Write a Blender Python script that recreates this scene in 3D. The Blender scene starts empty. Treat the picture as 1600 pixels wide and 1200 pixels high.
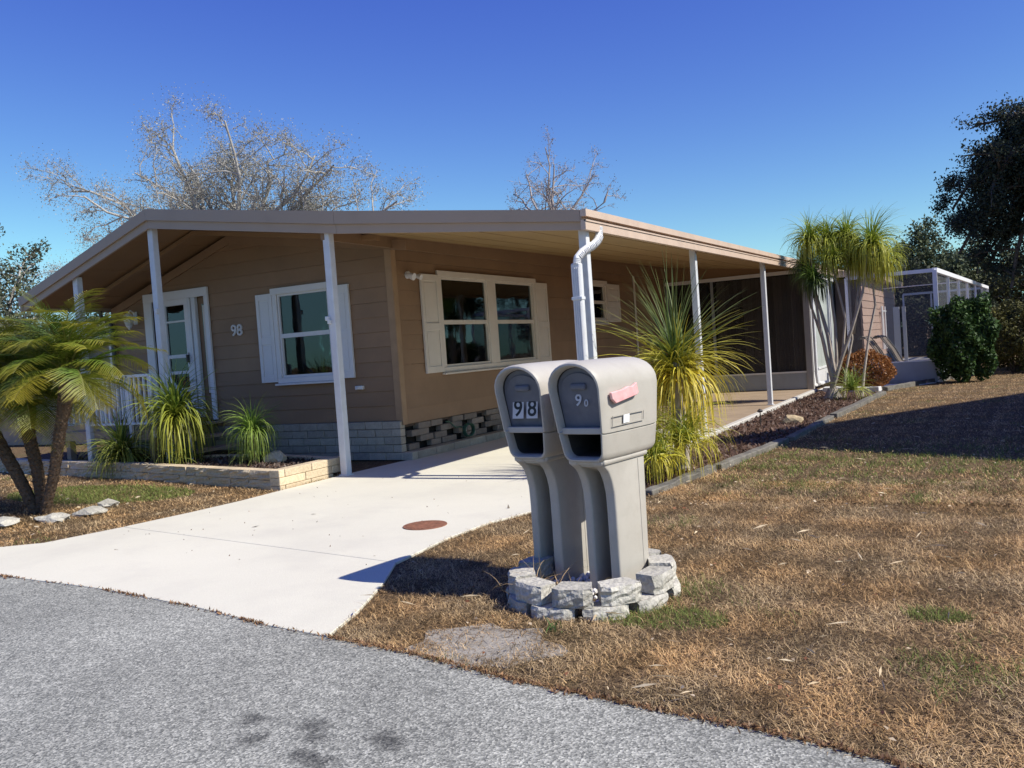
import bpy, bmesh, math, random
import numpy as np
from mathutils import Vector, Matrix
random.seed(7); rng = np.random.default_rng(7)
sc = bpy.context.scene
C = sc.collection
R_ = math.radians

# ------------------------------------------------------------------ camera
cd = bpy.data.cameras.new('camera'); cam = bpy.data.objects.new('camera', cd); C.objects.link(cam)
cd.sensor_width = 36; cd.lens = 36*1369/1600; cd.clip_start = .05; cd.clip_end = 2000
RM = Matrix(((.877446, .04428364, .47762692), (.4744789, .06604233, -.87778596), (-.07041515, .99683367, .03693693)))
M4 = RM.to_4x4(); M4.translation = Vector((0, 0, 1.32)); cam.matrix_world = M4
sc.camera = cam

# ------------------------------------------------------------------ light
SUN_AZ, SUN_EL = R_(89), R_(44.5)          # azimuth clockwise from +Y
world = bpy.data.worlds.new('World'); sc.world = world; world.use_nodes = True
wn = world.node_tree.nodes; wl = world.node_tree.links
bg = wn['Background']; sky = wn.new('ShaderNodeTexSky'); sky.sky_type = 'NISHITA'; sky.sun_disc = False
sky.sun_elevation = SUN_EL; sky.sun_rotation = SUN_AZ; sky.altitude = 0; sky.air_density = 1.0; sky.dust_density = .25; sky.ozone_density = 3.0
tint = wn.new('ShaderNodeVectorMath'); tint.operation = 'MULTIPLY'; tint.inputs[1].default_value = (.65, .55, 2.85)   # the saturated blue of the clear winter sky
sx = wn.new('ShaderNodeSeparateXYZ'); cx_ = wn.new('ShaderNodeCombineXYZ'); wl.new(sky.outputs[0], sx.inputs[0])
for i_, (pw, cap) in enumerate(((1.5, 8), (1.7, 18), (.75, 5))):
    pn_ = wn.new('ShaderNodeMath'); pn_.operation = 'POWER'; pn_.inputs[1].default_value = pw; wl.new(sx.outputs[i_], pn_.inputs[0])
    mn_ = wn.new('ShaderNodeMath'); mn_.operation = 'MINIMUM'; mn_.inputs[1].default_value = cap; wl.new(pn_.outputs[0], mn_.inputs[0]); wl.new(mn_.outputs[0], cx_.inputs[i_])
wl.new(cx_.outputs[0], tint.inputs[0]); wl.new(tint.outputs[0], bg.inputs[0]); bg.inputs[1].default_value = .061
sd = bpy.data.lights.new('sun', 'SUN'); sd.energy = 4.9; sd.angle = R_(.53); sd.color = (1, .94, .83)
sun = bpy.data.objects.new('sun', sd); C.objects.link(sun)
to_sun = Vector((math.sin(SUN_AZ)*math.cos(SUN_EL), math.cos(SUN_AZ)*math.cos(SUN_EL), math.sin(SUN_EL)))
sun.rotation_euler = to_sun.to_track_quat('Z', 'Y').to_euler(); sun.location = (20, 0, 30)
sc.view_settings.view_transform = 'Standard'; sc.view_settings.look = 'None'; sc.view_settings.gamma = 1
sc.view_settings.use_curve_mapping = False; sc.view_settings.exposure = .38
sc.render.engine = 'CYCLES'

# ------------------------------------------------------------------ materials
def nt(name):
    m = bpy.data.materials.new(name); m.use_nodes = True
    n = m.node_tree.nodes; l = m.node_tree.links
    return m, n, l, n['Principled BSDF']
def mat(name, col, rough=.6, var=.12, scale=6, bump=0, bscale=60, metal=0, obj_var=0, fine=0, fscale=80, spec=.5, dirt=None, dscale=2, damt=.4):
    m, n, l, b = nt(name)
    tc = n.new('ShaderNodeTexCoord')
    geo = n.new('ShaderNodeNewGeometry')
    no = n.new('ShaderNodeTexNoise'); no.inputs['Scale'].default_value = scale; no.inputs['Detail'].default_value = 6
    l.new(geo.outputs['Position'], no.inputs['Vector'])
    r = n.new('ShaderNodeMapRange'); r.inputs[1].default_value = .3; r.inputs[2].default_value = .7
    r.inputs[3].default_value = 1-var; r.inputs[4].default_value = 1+var
    l.new(no.outputs[0], r.inputs[0]); v = r.outputs[0]
    def mul(a, bb):
        k = n.new('ShaderNodeMath'); k.operation = 'MULTIPLY'; l.new(a, k.inputs[0]); l.new(bb, k.inputs[1]); return k.outputs[0]
    if fine:
        n2 = n.new('ShaderNodeTexNoise'); n2.inputs['Scale'].default_value = fscale; n2.inputs['Detail'].default_value = 3
        l.new(geo.outputs['Position'], n2.inputs['Vector'])
        r2 = n.new('ShaderNodeMapRange'); r2.inputs[1].default_value = .3; r2.inputs[2].default_value = .7
        r2.inputs[3].default_value = 1-fine; r2.inputs[4].default_value = 1+fine
        l.new(n2.outputs[0], r2.inputs[0]); v = mul(v, r2.outputs[0])
    if obj_var:
        oi = n.new('ShaderNodeObjectInfo'); r3 = n.new('ShaderNodeMapRange'); r3.inputs[3].default_value = 1-obj_var; r3.inputs[4].default_value = 1+obj_var
        l.new(oi.outputs['Random'], r3.inputs[0]); v = mul(v, r3.outputs[0])
    vm = n.new('ShaderNodeVectorMath'); vm.operation = 'SCALE'; vm.inputs[0].default_value = col
    l.new(v, vm.inputs['Scale']); out = vm.outputs[0]
    if dirt:
        n4 = n.new('ShaderNodeTexNoise'); n4.inputs['Scale'].default_value = dscale; n4.inputs['Detail'].default_value = 8; n4.inputs['Roughness'].default_value = .65
        l.new(geo.outputs['Position'], n4.inputs['Vector'])
        r4 = n.new('ShaderNodeMapRange'); r4.inputs[1].default_value = .48; r4.inputs[2].default_value = .75; r4.inputs[4].default_value = damt
        l.new(n4.outputs[0], r4.inputs[0])
        mx = n.new('ShaderNodeMix'); mx.data_type = 'RGBA'; l.new(r4.outputs[0], mx.inputs[0]); l.new(out, mx.inputs[6]); mx.inputs[7].default_value = (*dirt, 1)
        out = mx.outputs[2]
    l.new(out, b.inputs['Base Color'])
    b.inputs['Roughness'].default_value = rough; b.inputs['Metallic'].default_value = metal; b.inputs['Specular IOR Level'].default_value = spec
    if bump:
        n3 = n.new('ShaderNodeTexNoise'); n3.inputs['Scale'].default_value = bscale; n3.inputs['Detail'].default_value = 5
        l.new(geo.outputs['Position'], n3.inputs['Vector'])
        bp = n.new('ShaderNodeBump'); bp.inputs['Strength'].default_value = 1; bp.inputs['Distance'].default_value = bump
        l.new(n3.outputs[0], bp.inputs['Height']); l.new(bp.outputs[0], b.inputs['Normal'])
    return m
def leafmat(name, transl=.3, rough=.5, spec=.4, tint=(1, 1, 1)):
    m, n, l, b = nt(name)
    a = n.new('ShaderNodeAttribute'); a.attribute_name = 'col'
    vm = n.new('ShaderNodeVectorMath'); vm.operation = 'MULTIPLY'; vm.inputs[1].default_value = tint
    l.new(a.outputs['Color'], vm.inputs[0]); l.new(vm.outputs[0], b.inputs['Base Color'])
    b.inputs['Roughness'].default_value = rough; b.inputs['Specular IOR Level'].default_value = spec
    t = n.new('ShaderNodeBsdfTranslucent'); l.new(vm.outputs[0], t.inputs[0])
    mx = n.new('ShaderNodeMixShader'); mx.inputs[0].default_value = transl
    l.new(b.outputs[0], mx.inputs[1]); l.new(t.outputs[0], mx.inputs[2]); l.new(mx.outputs[0], n['Material Output'].inputs[0])
    return m
def glassmat(name, tint=(.8, .85, .85), refl=.12):
    m, n, l, b = nt(name); n.remove(b)
    t = n.new('ShaderNodeBsdfTransparent'); t.inputs[0].default_value = (*tint, 1)
    g = n.new('ShaderNodeBsdfGlossy'); g.inputs['Roughness'].default_value = .03; g.inputs[0].default_value = (.8, .85, .85, 1)
    f = n.new('ShaderNodeFresnel'); f.inputs[0].default_value = 1.6
    ad = n.new('ShaderNodeMath'); ad.operation = 'ADD'; ad.inputs[1].default_value = refl; l.new(f.outputs[0], ad.inputs[0])
    tc = n.new('ShaderNodeNewGeometry'); no = n.new('ShaderNodeTexNoise'); no.inputs['Scale'].default_value = 3; l.new(tc.outputs['Position'], no.inputs[0])
    bp = n.new('ShaderNodeBump'); bp.inputs['Distance'].default_value = .0012; l.new(no.outputs[0], bp.inputs['Height']); l.new(bp.outputs[0], g.inputs['Normal'])
    mx = n.new('ShaderNodeMixShader'); l.new(ad.outputs[0], mx.inputs[0]); l.new(t.outputs[0], mx.inputs[1]); l.new(g.outputs[0], mx.inputs[2])
    l.new(mx.outputs[0], n['Material Output'].inputs[0]); return m
def screenmat(name, col, opac):
    m, n, l, b = nt(name); b.inputs['Base Color'].default_value = (*col, 1); b.inputs['Roughness'].default_value = .8
    t = n.new('ShaderNodeBsdfTransparent'); mx = n.new('ShaderNodeMixShader')
    geo = n.new('ShaderNodeNewGeometry'); no = n.new('ShaderNodeTexNoise'); no.inputs['Scale'].default_value = 1.5; l.new(geo.outputs['Position'], no.inputs[0])
    r = n.new('ShaderNodeMapRange'); r.inputs[3].default_value = opac-.06; r.inputs[4].default_value = opac+.06; l.new(no.outputs[0], r.inputs[0])
    l.new(r.outputs[0], mx.inputs[0]); l.new(t.outputs[0], mx.inputs[1]); l.new(b.outputs[0], mx.inputs[2]); l.new(mx.outputs[0], n['Material Output'].inputs[0]); return m

SIDING = mat('siding_paint', (.275, .17, .095), .6, .10, 1.6, .0015, 90, obj_var=.09, dirt=(.20, .125, .07), dscale=3, damt=.4)  # siding colour lowered to carry the shade under the roof
SIDING_LIT = mat('siding_sunlit_copy', (.58, .41, .33), .6, .06, 2, .001, 90, obj_var=.04)  # same siding, with sunlight put into a brighter copy of its colour
SOFFIT = mat('soffit_paint', (.34, .23, .10), .6, .06, 2, 0, dirt=(.26, .17, .09), dscale=1.2, damt=.4)
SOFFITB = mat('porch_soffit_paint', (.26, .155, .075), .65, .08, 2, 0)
FASCIA = mat('fascia_metal', (.58, .44, .34), .42, .05, 3, 0, dirt=(.34, .25, .2), dscale=4, damt=.35)
FASCIAF = mat('fascia_shaded_copy', (.40, .30, .22), .5, .05, 3, 0, dirt=(.3, .24, .2), dscale=3, damt=.3)  # fascia colour with shade put in, for front, left and recessed strips
ROOF = mat('roof_metal', (.55, .48, .43), .4, .08, 2)
WHITE = mat('white_trim', (.72, .72, .72), .45, .04, 5, 0, dirt=(.5, .48, .45), dscale=5, damt=.3)
CREAM = mat('cream_trim', (.66, .60, .52), .5, .04, 5, 0)
POST = mat('white_post_metal', (.64, .65, .67), .35, .05, 8, 0, dirt=(.5, .48, .45), dscale=9, damt=.3)
DARK = mat('dark_void', (.012, .011, .01), .9, .1)
INTER = mat('interior_wall', (.10, .07, .055), .9, .1)
BLIND = mat('blind_cloth', (.26, .28, .21), .8, .1, 3)
CURT = mat('blue_floral_cloth', (.45, .70, .90), .8, .5, 26)
VBLIND = mat('vertical_blind', (.38, .41, .38), .6, .06, 3, obj_var=.1)
DBLIND = mat('shaded_blind_slat', (.40, .34, .30), .7, .1, 3, obj_var=.45)
GLASS = glassmat('window_glass', (.55, .62, .60), .015)
CAGER = screenmat('cage_roof_screen', (.10, .11, .12), .18)
SCREEN = screenmat('insect_screen', (.02, .02, .022), .48)
CAGES = screenmat('cage_screen', (.085, .09, .10), .42)
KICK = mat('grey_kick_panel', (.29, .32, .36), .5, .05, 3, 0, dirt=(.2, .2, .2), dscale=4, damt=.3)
BRICKP = mat('painted_skirt_brick', (.38, .34, .27), .8, .12, 9, .004, 40, obj_var=.12, fine=.1, fscale=50)
BRICKT = mat('tan_open_brick', (.24, .20, .165), .85, .12, 9, .004, 40, obj_var=.22, fine=.12, fscale=50)
BLOCK = mat('planter_block', (.58, .47, .32), .85, .12, 9, .010, 28, obj_var=.12, fine=.15, fscale=45, dirt=(.3, .25, .18), dscale=9, damt=.35)
CONC = mat('driveway_concrete', (.63, .605, .505), .8, .04, .8, .0016, 120, fine=.06, fscale=160, dirt=(.50, .475, .41), dscale=1.3, damt=.6)
TILE = mat('carport_floor_tan', (.30, .225, .155), .8, .1, 2, .002, 30, fine=.08, dirt=(.4, .3, .22), dscale=2)
CURBM = mat('curb_concrete', (.5, .48, .44), .85, .14, 6, .003, 50, dirt=(.25, .23, .2), dscale=6, damt=.5)
TIMBER = mat('weathered_timber', (.14, .13, .11), .9, .35, 9, .006, 30, obj_var=.1, fine=.2, fscale=60)
MBOX = mat('mailbox_plastic', (.435, .41, .365), .5, .04, 5, .0008, 350, fine=.03, fscale=200, dirt=(.31, .285, .24), dscale=9, damt=.35)
MDOOR = mat('mailbox_door_plastic', (.115, .125, .155), .55, .1, 10, 0, dirt=(.22, .22, .24), dscale=12, damt=.4)
FLAG = mat('faded_red_flag', (.80, .40, .40), .55, .1, 20, 0, dirt=(.8, .62, .60), dscale=16, damt=.7)
MBOX_SHADE = mat('mailbox_inside_shade', (.035, .034, .034), .8, .1)  # near-black stands in for shade inside the same grey plastic
BLACK = mat('black_print', (.01, .01, .012), .5, .05)
PAPER = mat('number_sticker', (.55, .55, .56), .5, .05)
STICK = mat('white_sticker', (.8, .82, .85), .4, .03)
NUM = mat('white_number', (.62, .60, .58), .5, .03)
STONE = mat('ring_stone', (.43, .41, .36), .9, .14, 8, .014, 38, obj_var=.12, fine=.22, fscale=55, dirt=(.34, .32, .26), dscale=9, damt=.55)
RUST = mat('rusty_iron', (.20, .085, .05), .85, .3, 25, .002, 80)
BARKP = mat('palm_bark', (.10, .065, .042), .95, .3, 30, .01, 40)
BARK = mat('grey_bark', (.36, .34, .31), .95, .22, 3, 0)
BARKD = mat('dark_bark', (.09, .075, .06), .95, .25, 5, 0)
BARKY = mat('pale_smooth_bark', (.38, .33, .28), .9, .2, 9, .004, 30)
WOOD = mat('deck_board', (.34, .25, .18), .8, .2, 8, .001, 50, obj_var=.1)
WHITER = mat('white_rail_metal', (.82, .82, .84), .35, .02)
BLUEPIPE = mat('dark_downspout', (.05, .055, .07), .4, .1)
GREYW = mat('grey_house_wall', (.23, .23, .25), .8, .06)
TANW = mat('tan_base_wall', (.42, .30, .21), .8, .1)
SLING = mat('lounger_sling', (.33, .27, .21), .7, .1)
BRONZE = mat('dark_bronze_frame', (.05, .045, .04), .4, .1)
GREENH = mat('green_hose', (.03, .09, .06), .4, .1)
PEBBLE = mat('white_pebble', (.75, .73, .70), .8, .1)
LEAF = leafmat('leaf'); LEAFD = leafmat('dark_leaf', .15, .6, .25); BLADE = leafmat('grass_blade', .2, .8, .15)

def ground_mat():
    m, n, l, b = nt('dry_lawn_ground')
    geo = n.new('ShaderNodeNewGeometry')
    def noise(s, d=6, ro=.6):
        x = n.new('ShaderNodeTexNoise'); x.inputs['Scale'].default_value = s; x.inputs['Detail'].default_value = d; x.inputs['Roughness'].default_value = ro
        l.new(geo.outputs['Position'], x.inputs['Vector']); return x.outputs[0]
    def ramp(v, st):
        r = n.new('ShaderNodeValToRGB'); l.new(v, r.inputs[0]); e = r.color_ramp.elements
        e[0].position, e[0].color = st[0][0], (*st[0][1], 1); e[1].position, e[1].color = st[1][0], (*st[1][1], 1)
        for p, c in st[2:]:
            k = e.new(p); k.color = (*c, 1)
        return r.outputs[0]
    c1 = ramp(noise(45, 8), [(.3, (.045, .032, .02)), (.7, (.27, .19, .11)), (.5, (.14, .095, .055))])
    c2 = ramp(noise(45, 8), [(.3, (.03, .038, .012)), (.7, (.16, .17, .06))])
    f = ramp(noise(.7, 4), [(.55, (0, 0, 0)), (.7, (.5, .5, .5))])
    mx = n.new('ShaderNodeMix'); mx.data_type = 'RGBA'; l.new(f, mx.inputs[0]); l.new(c1, mx.inputs[6]); l.new(c2, mx.inputs[7])
    l.new(mx.outputs[2], b.inputs['Base Color']); b.inputs['Roughness'].default_value = 1; b.inputs['Specular IOR Level'].default_value = .1
    bp = n.new('ShaderNodeBump'); bp.inputs['Distance'].default_value = .02; l.new(noise(60, 6), bp.inputs['Height']); l.new(bp.outputs[0], b.inputs['Normal'])
    return m
GROUND = ground_mat()
def road_mat():
    m, n, l, b = nt('aggregate_asphalt')
    geo = n.new('ShaderNodeNewGeometry')
    vo = n.new('ShaderNodeTexVoronoi'); vo.inputs['Scale'].default_value = 130; l.new(geo.outputs['Position'], vo.inputs['Vector'])
    r = n.new('ShaderNodeValToRGB'); l.new(vo.outputs['Color'], r.inputs[0])
    e = r.color_ramp.elements; e[0].position = .1; e[0].color = (.115, .117, .105, 1); e[1].position = .97; e[1].color = (.56, .555, .49, 1)
    k = e.new(.55); k.color = (.28, .282, .248, 1)
    no = n.new('ShaderNodeTexNoise'); no.inputs['Scale'].default_value = 1.1; no.inputs['Detail'].default_value = 6; l.new(geo.outputs['Position'], no.inputs['Vector'])
    mr = n.new('ShaderNodeMapRange'); mr.inputs[1].default_value = .3; mr.inputs[2].default_value = .7; mr.inputs[3].default_value = .72; mr.inputs[4].default_value = 1.12; l.new(no.outputs[0], mr.inputs[0])
    n5 = n.new('ShaderNodeTexNoise'); n5.inputs['Scale'].default_value = 14; n5.inputs['Detail'].default_value = 5; l.new(geo.outputs['Position'], n5.inputs['Vector'])
    m5 = n.new('ShaderNodeMapRange'); m5.inputs[1].default_value = .3; m5.inputs[2].default_value = .7; m5.inputs[3].default_value = .85; m5.inputs[4].default_value = 1.15; l.new(n5.outputs[0], m5.inputs[0])
    cur = mr.outputs[0]
    def mul(a, bb):
        q = n.new('ShaderNodeMath'); q.operation = 'MULTIPLY'; l.new(a, q.inputs[0]); l.new(bb, q.inputs[1]); return q.outputs[0]
    cur = mul(cur, m5.outputs[0])
    # oil spots
    wob = n.new('ShaderNodeTexNoise'); wob.inputs['Scale'].default_value = 22; wob.inputs['Detail'].default_value = 4; l.new(geo.outputs['Position'], wob.inputs['Vector'])
    for (x, y, rad) in [(-2.5, 2.36, .055), (-2.37, 2.23, .05), (-2.24, 2.40, .07), (-2.17, 2.32, .055), (-1.93, 2.41, .055), (-1.86, 2.37, .06), (-2.12, 2.2, .055), (-2.02, 2.17, .06)]:
        d = n.new('ShaderNodeVectorMath'); d.operation = 'DISTANCE'; l.new(geo.outputs['Position'], d.inputs[0]); d.inputs[1].default_value = (x, y, 0)
        dm = n.new('ShaderNodeMath'); dm.operation = 'MULTIPLY_ADD'; l.new(wob.outputs[0], dm.inputs[0]); dm.inputs[1].default_value = -.11; l.new(d.outputs['Value'], dm.inputs[2])
        q = n.new('ShaderNodeMapRange'); q.inputs[1].default_value = -.03; q.inputs[2].default_value = rad-.04; q.inputs[3].default_value = .45; q.inputs[4].default_value = 1; l.new(dm.outputs[0], q.inputs[0])
        cur = mul(cur, q.outputs[0])
    vm = n.new('ShaderNodeVectorMath'); vm.operation = 'SCALE'; l.new(r.outputs[0], vm.inputs[0]); l.new(cur, vm.inputs['Scale'])
    l.new(vm.outputs[0], b.inputs['Base Color']); b.inputs['Roughness'].default_value = .75
    bp = n.new('ShaderNodeBump'); bp.inputs['Distance'].default_value = .0018; l.new(vo.outputs['Distance'], bp.inputs['Height']); l.new(bp.outputs[0], b.inputs['Normal'])
    return m
ROAD = road_mat()
MULCH = mat('bark_mulch', (.12, .075, .055), 1, .45, 30, .02, 40, fine=.5, fscale=55, spec=.1)
SAND = mat('bare_sand', (.29, .265, .23), 1, .18, 12, .006, 60, fine=.2, fscale=120, spec=.1)

# ------------------------------------------------------------------ helpers
def empty(name, loc, label, cat, group=None, rotz=0):
    o = bpy.data.objects.new(name, None); C.objects.link(o); o.location = loc; o.rotation_euler = (0, 0, rotz); o.empty_display_size = .1
    o['label'] = label; o['category'] = cat
    if group: o['group'] = group
    return o
def tag(o, label, cat, group=None):
    o['label'] = label; o['category'] = cat
    if group: o['group'] = group
    return o
def wloc(o):
    v = Vector((0, 0, 0))
    while o: v = v + o.location; o = o.parent
    return v
class MB:
    def __init__(s): s.bm = bmesh.new()
    def box(s, x0, x1, y0, y1, z0, z1, M=None):
        vs = [s.bm.verts.new(((M @ Vector(p)) if M else p)) for p in [(x0,y0,z0),(x1,y0,z0),(x1,y1,z0),(x0,y1,z0),(x0,y0,z1),(x1,y0,z1),(x1,y1,z1),(x0,y1,z1)]]
        for f in [(0,3,2,1),(4,5,6,7),(0,1,5,4),(1,2,6,5),(2,3,7,6),(3,0,4,7)]: s.bm.faces.new([vs[i] for i in f])
        return s
    def hexa(s, pts):
        vs = [s.bm.verts.new(p) for p in pts]
        for f in [(0,3,2,1),(4,5,6,7),(0,1,5,4),(1,2,6,5),(2,3,7,6),(3,0,4,7)]: s.bm.faces.new([vs[i] for i in f])
        return s
    def prism(s, poly, vec, M=None):
        vec = Vector(vec)
        a = [Vector(p) for p in poly]; b_ = [p+vec for p in a]
        if M: a = [M @ p for p in a]; b_ = [M @ p for p in b_]
        va = [s.bm.verts.new(p) for p in a]; vb = [s.bm.verts.new(p) for p in b_]
        n = len(va); s.bm.faces.new(va[::-1]); s.bm.faces.new(vb)
        for i in range(n): s.bm.faces.new([va[i], va[(i+1) % n], vb[(i+1) % n], vb[i]])
        return s
    def tube(s, pts, rad, n=8, flat=None, cap=True):
        pts = [Vector(p) for p in pts]; rings = []
        if not hasattr(rad, '__len__'): rad = [rad]*len(pts)
        up = None
        for i, p in enumerate(pts):
            t = (pts[min(i+1, len(pts)-1)]-pts[max(i-1, 0)]).normalized()
            if up is None:
                up = Vector((0, 0, 1)) if abs(t.z) < .9 else Vector((1, 0, 0))
            sd_ = t.cross(up).normalized(); up = sd_.cross(t).normalized()
            ring = []
            for k in range(n):
                a = 2*math.pi*(k+.5)/n
                c, q = math.cos(a), math.sin(a)
                if n == 4: c *= 1.414; q *= 1.414
                fx = flat if flat else 1
                ring.append(s.bm.verts.new(p+sd_*c*rad[i]*fx+up*q*rad[i]))
            rings.append(ring)
        for a, b_ in zip(rings, rings[1:]):
            for k in range(n): s.bm.faces.new([a[k], a[(k+1) % n], b_[(k+1) % n], b_[k]])
        if cap: s.bm.faces.new(rings[0][::-1]); s.bm.faces.new(rings[-1])
        return s
    def build(s, name, m, parent=None, bevel=0, seg=1, smooth=False, local=False, ang=30):
        bmesh.ops.recalc_face_normals(s.bm, faces=s.bm.faces)
        if bevel:
            bmesh.ops.bevel(s.bm, geom=list(s.bm.edges), offset=bevel, segments=seg, affect='EDGES', profile=.5, clamp_overlap=True)
        if parent and not local:
            w = wloc(parent)
            bmesh.ops.translate(s.bm, vec=-w, verts=s.bm.verts)
        if smooth:
            for e in s.bm.edges:
                if len(e.link_faces) == 2 and e.calc_face_angle(0) > R_(ang): e.smooth = False
        me = bpy.data.meshes.new(name); s.bm.to_mesh(me); s.bm.free()
        if smooth: me.polygons.foreach_set('use_smooth', [True]*len(me.polygons))
        me.materials.append(m)
        o = bpy.data.objects.new(name, me); C.objects.link(o)
        if parent: o.parent = parent
        return o
def fast(name, V, F, m, parent=None, col=None, loc=None, smooth=False):
    """V (n,3), F (m,k) same-size faces, col (n,3) per vertex"""
    V = np.asarray(V, np.float32); F = np.asarray(F, np.int32); k = F.shape[1]
    if parent is not None: V = V-np.array(wloc(parent), np.float32)
    me = bpy.data.meshes.new(name)
    me.vertices.add(len(V)); me.vertices.foreach_set('co', V.ravel())
    me.loops.add(F.size); me.loops.foreach_set('vertex_index', F.ravel())
    me.polygons.add(len(F)); me.polygons.foreach_set('loop_start', np.arange(0, F.size, k, dtype=np.int32))
    me.update(calc_edges=True)
    if col is not None:
        a = me.color_attributes.new('col', 'FLOAT_COLOR', 'POINT')
        c = np.ones((len(V), 4), np.float32); c[:, :3] = col; a.data.foreach_set('color', c.ravel())
    if smooth: me.polygons.foreach_set('use_smooth', np.ones(len(F), bool))
    me.materials.append(m)
    o = bpy.data.objects.new(name, me); C.objects.link(o)
    if parent is not None: o.parent = parent
    return o
def struct(o): o['kind'] = 'structure'; return o
def stuff(o): o['kind'] = 'stuff'; return o
def text_mesh(name, s, size, m, parent, M, depth=.004, font_scale_x=1):
    cu = bpy.data.curves.new(name, 'FONT'); cu.body = s; cu.size = size; cu.extrude = depth/2; cu.align_x = 'CENTER'; cu.align_y = 'CENTER'; cu.offset = size*.012
    t = bpy.data.objects.new(name, cu); C.objects.link(t)
    dg = bpy.context.evaluated_depsgraph_get(); me = bpy.data.meshes.new_from_object(t.evaluated_get(dg)); bpy.data.objects.remove(t)
    me.transform(M); me.materials.clear(); me.materials.append(m); me.name = name
    o = bpy.data.objects.new(name, me); C.objects.link(o); o.parent = parent; return o
def wedge_noise(x, y):
    return (np.sin(x*1.7+y*2.3+1)+np.sin(x*3.1-y*1.9+2)+np.sin(x*.9+y*4.1)+np.sin(-x*5.3+y*2.9+4)*.6)/3.6
def inpoly(x, y, poly):
    r = np.zeros(x.shape, bool); n = len(poly)
    for i in range(n):
        x0, y0 = poly[i]; x1, y1 = poly[(i+1) % n]
        c = ((y0 > y) != (y1 > y)); xi = (x1-x0)*(y-y0)/((y1-y0) if y1 != y0 else 1e-9)+x0
        r ^= c & (x < xi)
    return r
def sheet(name, poly, z0, z1, m, parent=None, bevel=0):
    b = MB(); b.prism([(x, y, z0) for x, y in poly], (0, 0, z1-z0)); return b.build(name, m, parent, bevel)

# strap blades: arrays of base, azimuth, elevation, curl, length, width
def blades(base, az, el, curl, L, w, c0, c1, nseg=5, tipw=.1):
    n = len(az); t = np.linspace(0, 1, nseg+1)
    P = np.zeros((n, nseg+1, 3)); P[:, 0] = base
    e = el.copy()
    for i in range(nseg):
        ee = np.maximum(e, R_(-86)); st = (L/nseg)[:, None]
        d = np.stack([np.cos(az)*np.cos(ee), np.sin(az)*np.cos(ee), np.sin(ee)], 1)
        P[:, i+1] = P[:, i]+d*st; e = e-curl/nseg*(1+.8*i/nseg)
    tw = rng.normal(0, .5, n)
    side = np.stack([-np.sin(az)*np.cos(tw), np.cos(az)*np.cos(tw), np.sin(tw)], 1)
    wid = w[:, None]*(1-(1-tipw)*t**1.6)[None]*.5
    A = P-side[:, None]*wid[..., None]; B = P+side[:, None]*wid[..., None]
    V = np.stack([A, B], 2).reshape(-1, 3)
    i0 = (np.arange(n)[:, None]*(nseg+1)+np.arange(nseg)[None]).ravel()*2
    F = np.stack([i0, i0+1, i0+3, i0+2], 1)
    col = (c0[:, None]*(1-t)[None, :, None]+c1[:, None]*t[None, :, None])
    col = np.repeat(col[:, :, None], 2, 2).reshape(-1, 3)
    return V, F, col
def join(parts):
    V = []; F = []; K = []; o = 0
    for v, f, c in parts: V.append(v); F.append(f+o); K.append(c); o += len(v)
    return np.concatenate(V), np.concatenate(F), np.concatenate(K)
def leafquads(P, size, c, up=.3, aspect=.55, jit=.35):
    n = len(P); d = rng.normal(size=(n, 3)); d /= np.linalg.norm(d, axis=1)[:, None]
    nn = rng.normal(size=(n, 3)); nn[:, 2] += up; s = np.cross(d, nn); s /= np.linalg.norm(s, axis=1)[:, None]
    sz = size*(1+rng.uniform(-jit, jit, n))[:, None]
    a = P-d*sz*.5; b = P+d*sz*.5; m1 = P+s*sz*aspect*.5; m2 = P-s*sz*aspect*.5
    V = np.stack([a, m1, b, m2], 1).reshape(-1, 3); F = np.arange(4*n).reshape(-1, 4)
    return V, F, np.repeat(c, 4, 0)
def cols(n, a, b, v=.2):
    t = rng.random((n, 1)); return (np.array(a)*(1-t)+np.array(b)*t)*(1+rng.uniform(-v, v, (n, 1)))

# ------------------------------------------------------------------ ground, road, drive
ROADE = [(-60, 9.5), (-30, 6.2), (-15, 4.75), (-9, 4.02), (-7.0, 3.78), (-6.16, 3.61), (-5.05, 3.56), (-4.04, 3.43), (-3.31, 3.28), (-2.88, 3.23), (-2.34, 3.16), (-1.74, 3.02), (-1.16, 2.94), (-.69, 2.88), (-.24, 2.78), (1, 2.62), (4, 2.2), (15, .6), (60, -6)]
g = MB(); g.box(-450, 450, -450, 450, -.6, -.012); struct(g.build('ground', GROUND))
b = MB(); b.prism([(x, y, -.3) for x, y in ROADE+[(60, -14), (-60, -4)]], (0, 0, .3)); struct(b.build('road', ROAD))
DL = [(-9.2, 4.06), (-8.2, 4.12), (-7.24, 4.28), (-6.98, 4.48), (-6.92, 4.75), (-6.84, 5.13)]
DL2 = [(-6.84, 5.13), (-6.76, 5.79), (-6.72, 6.43), (-6.75, 7.02), (-6.77, 8.2), (-6.72, 9.3), (-6.70, 12.)]
drive = empty('driveway', (-5, 6, 0), 'x', 'x'); del drive['label']; del drive['category']; struct(drive)
zt = .004
apron = [(-2.88, 3.235), (-3.31, 3.285), (-4.04, 3.435), (-5.05, 3.565), (-6.16, 3.615), (-7.0, 3.785), (-9.0, 4.02)]
sheet('slab', apron+DL[::1]+[(-3.44, 4.57), (-3.22, 4.15), (-3.0, 3.63)], -.2, zt, CONC, drive, .003)
sheet('slab', [(-3.44, 4.578)]+[(-6.84, 5.138)]+DL2[1:6]+[(-6.72, 8.9), (-3.38, 8.9), (-3.36, 7.2), (-3.32, 6.38), (-3.47, 5.84), (-3.5, 5.31), (-3.46, 4.83)], -.2, zt, CONC, drive, .003)
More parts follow.
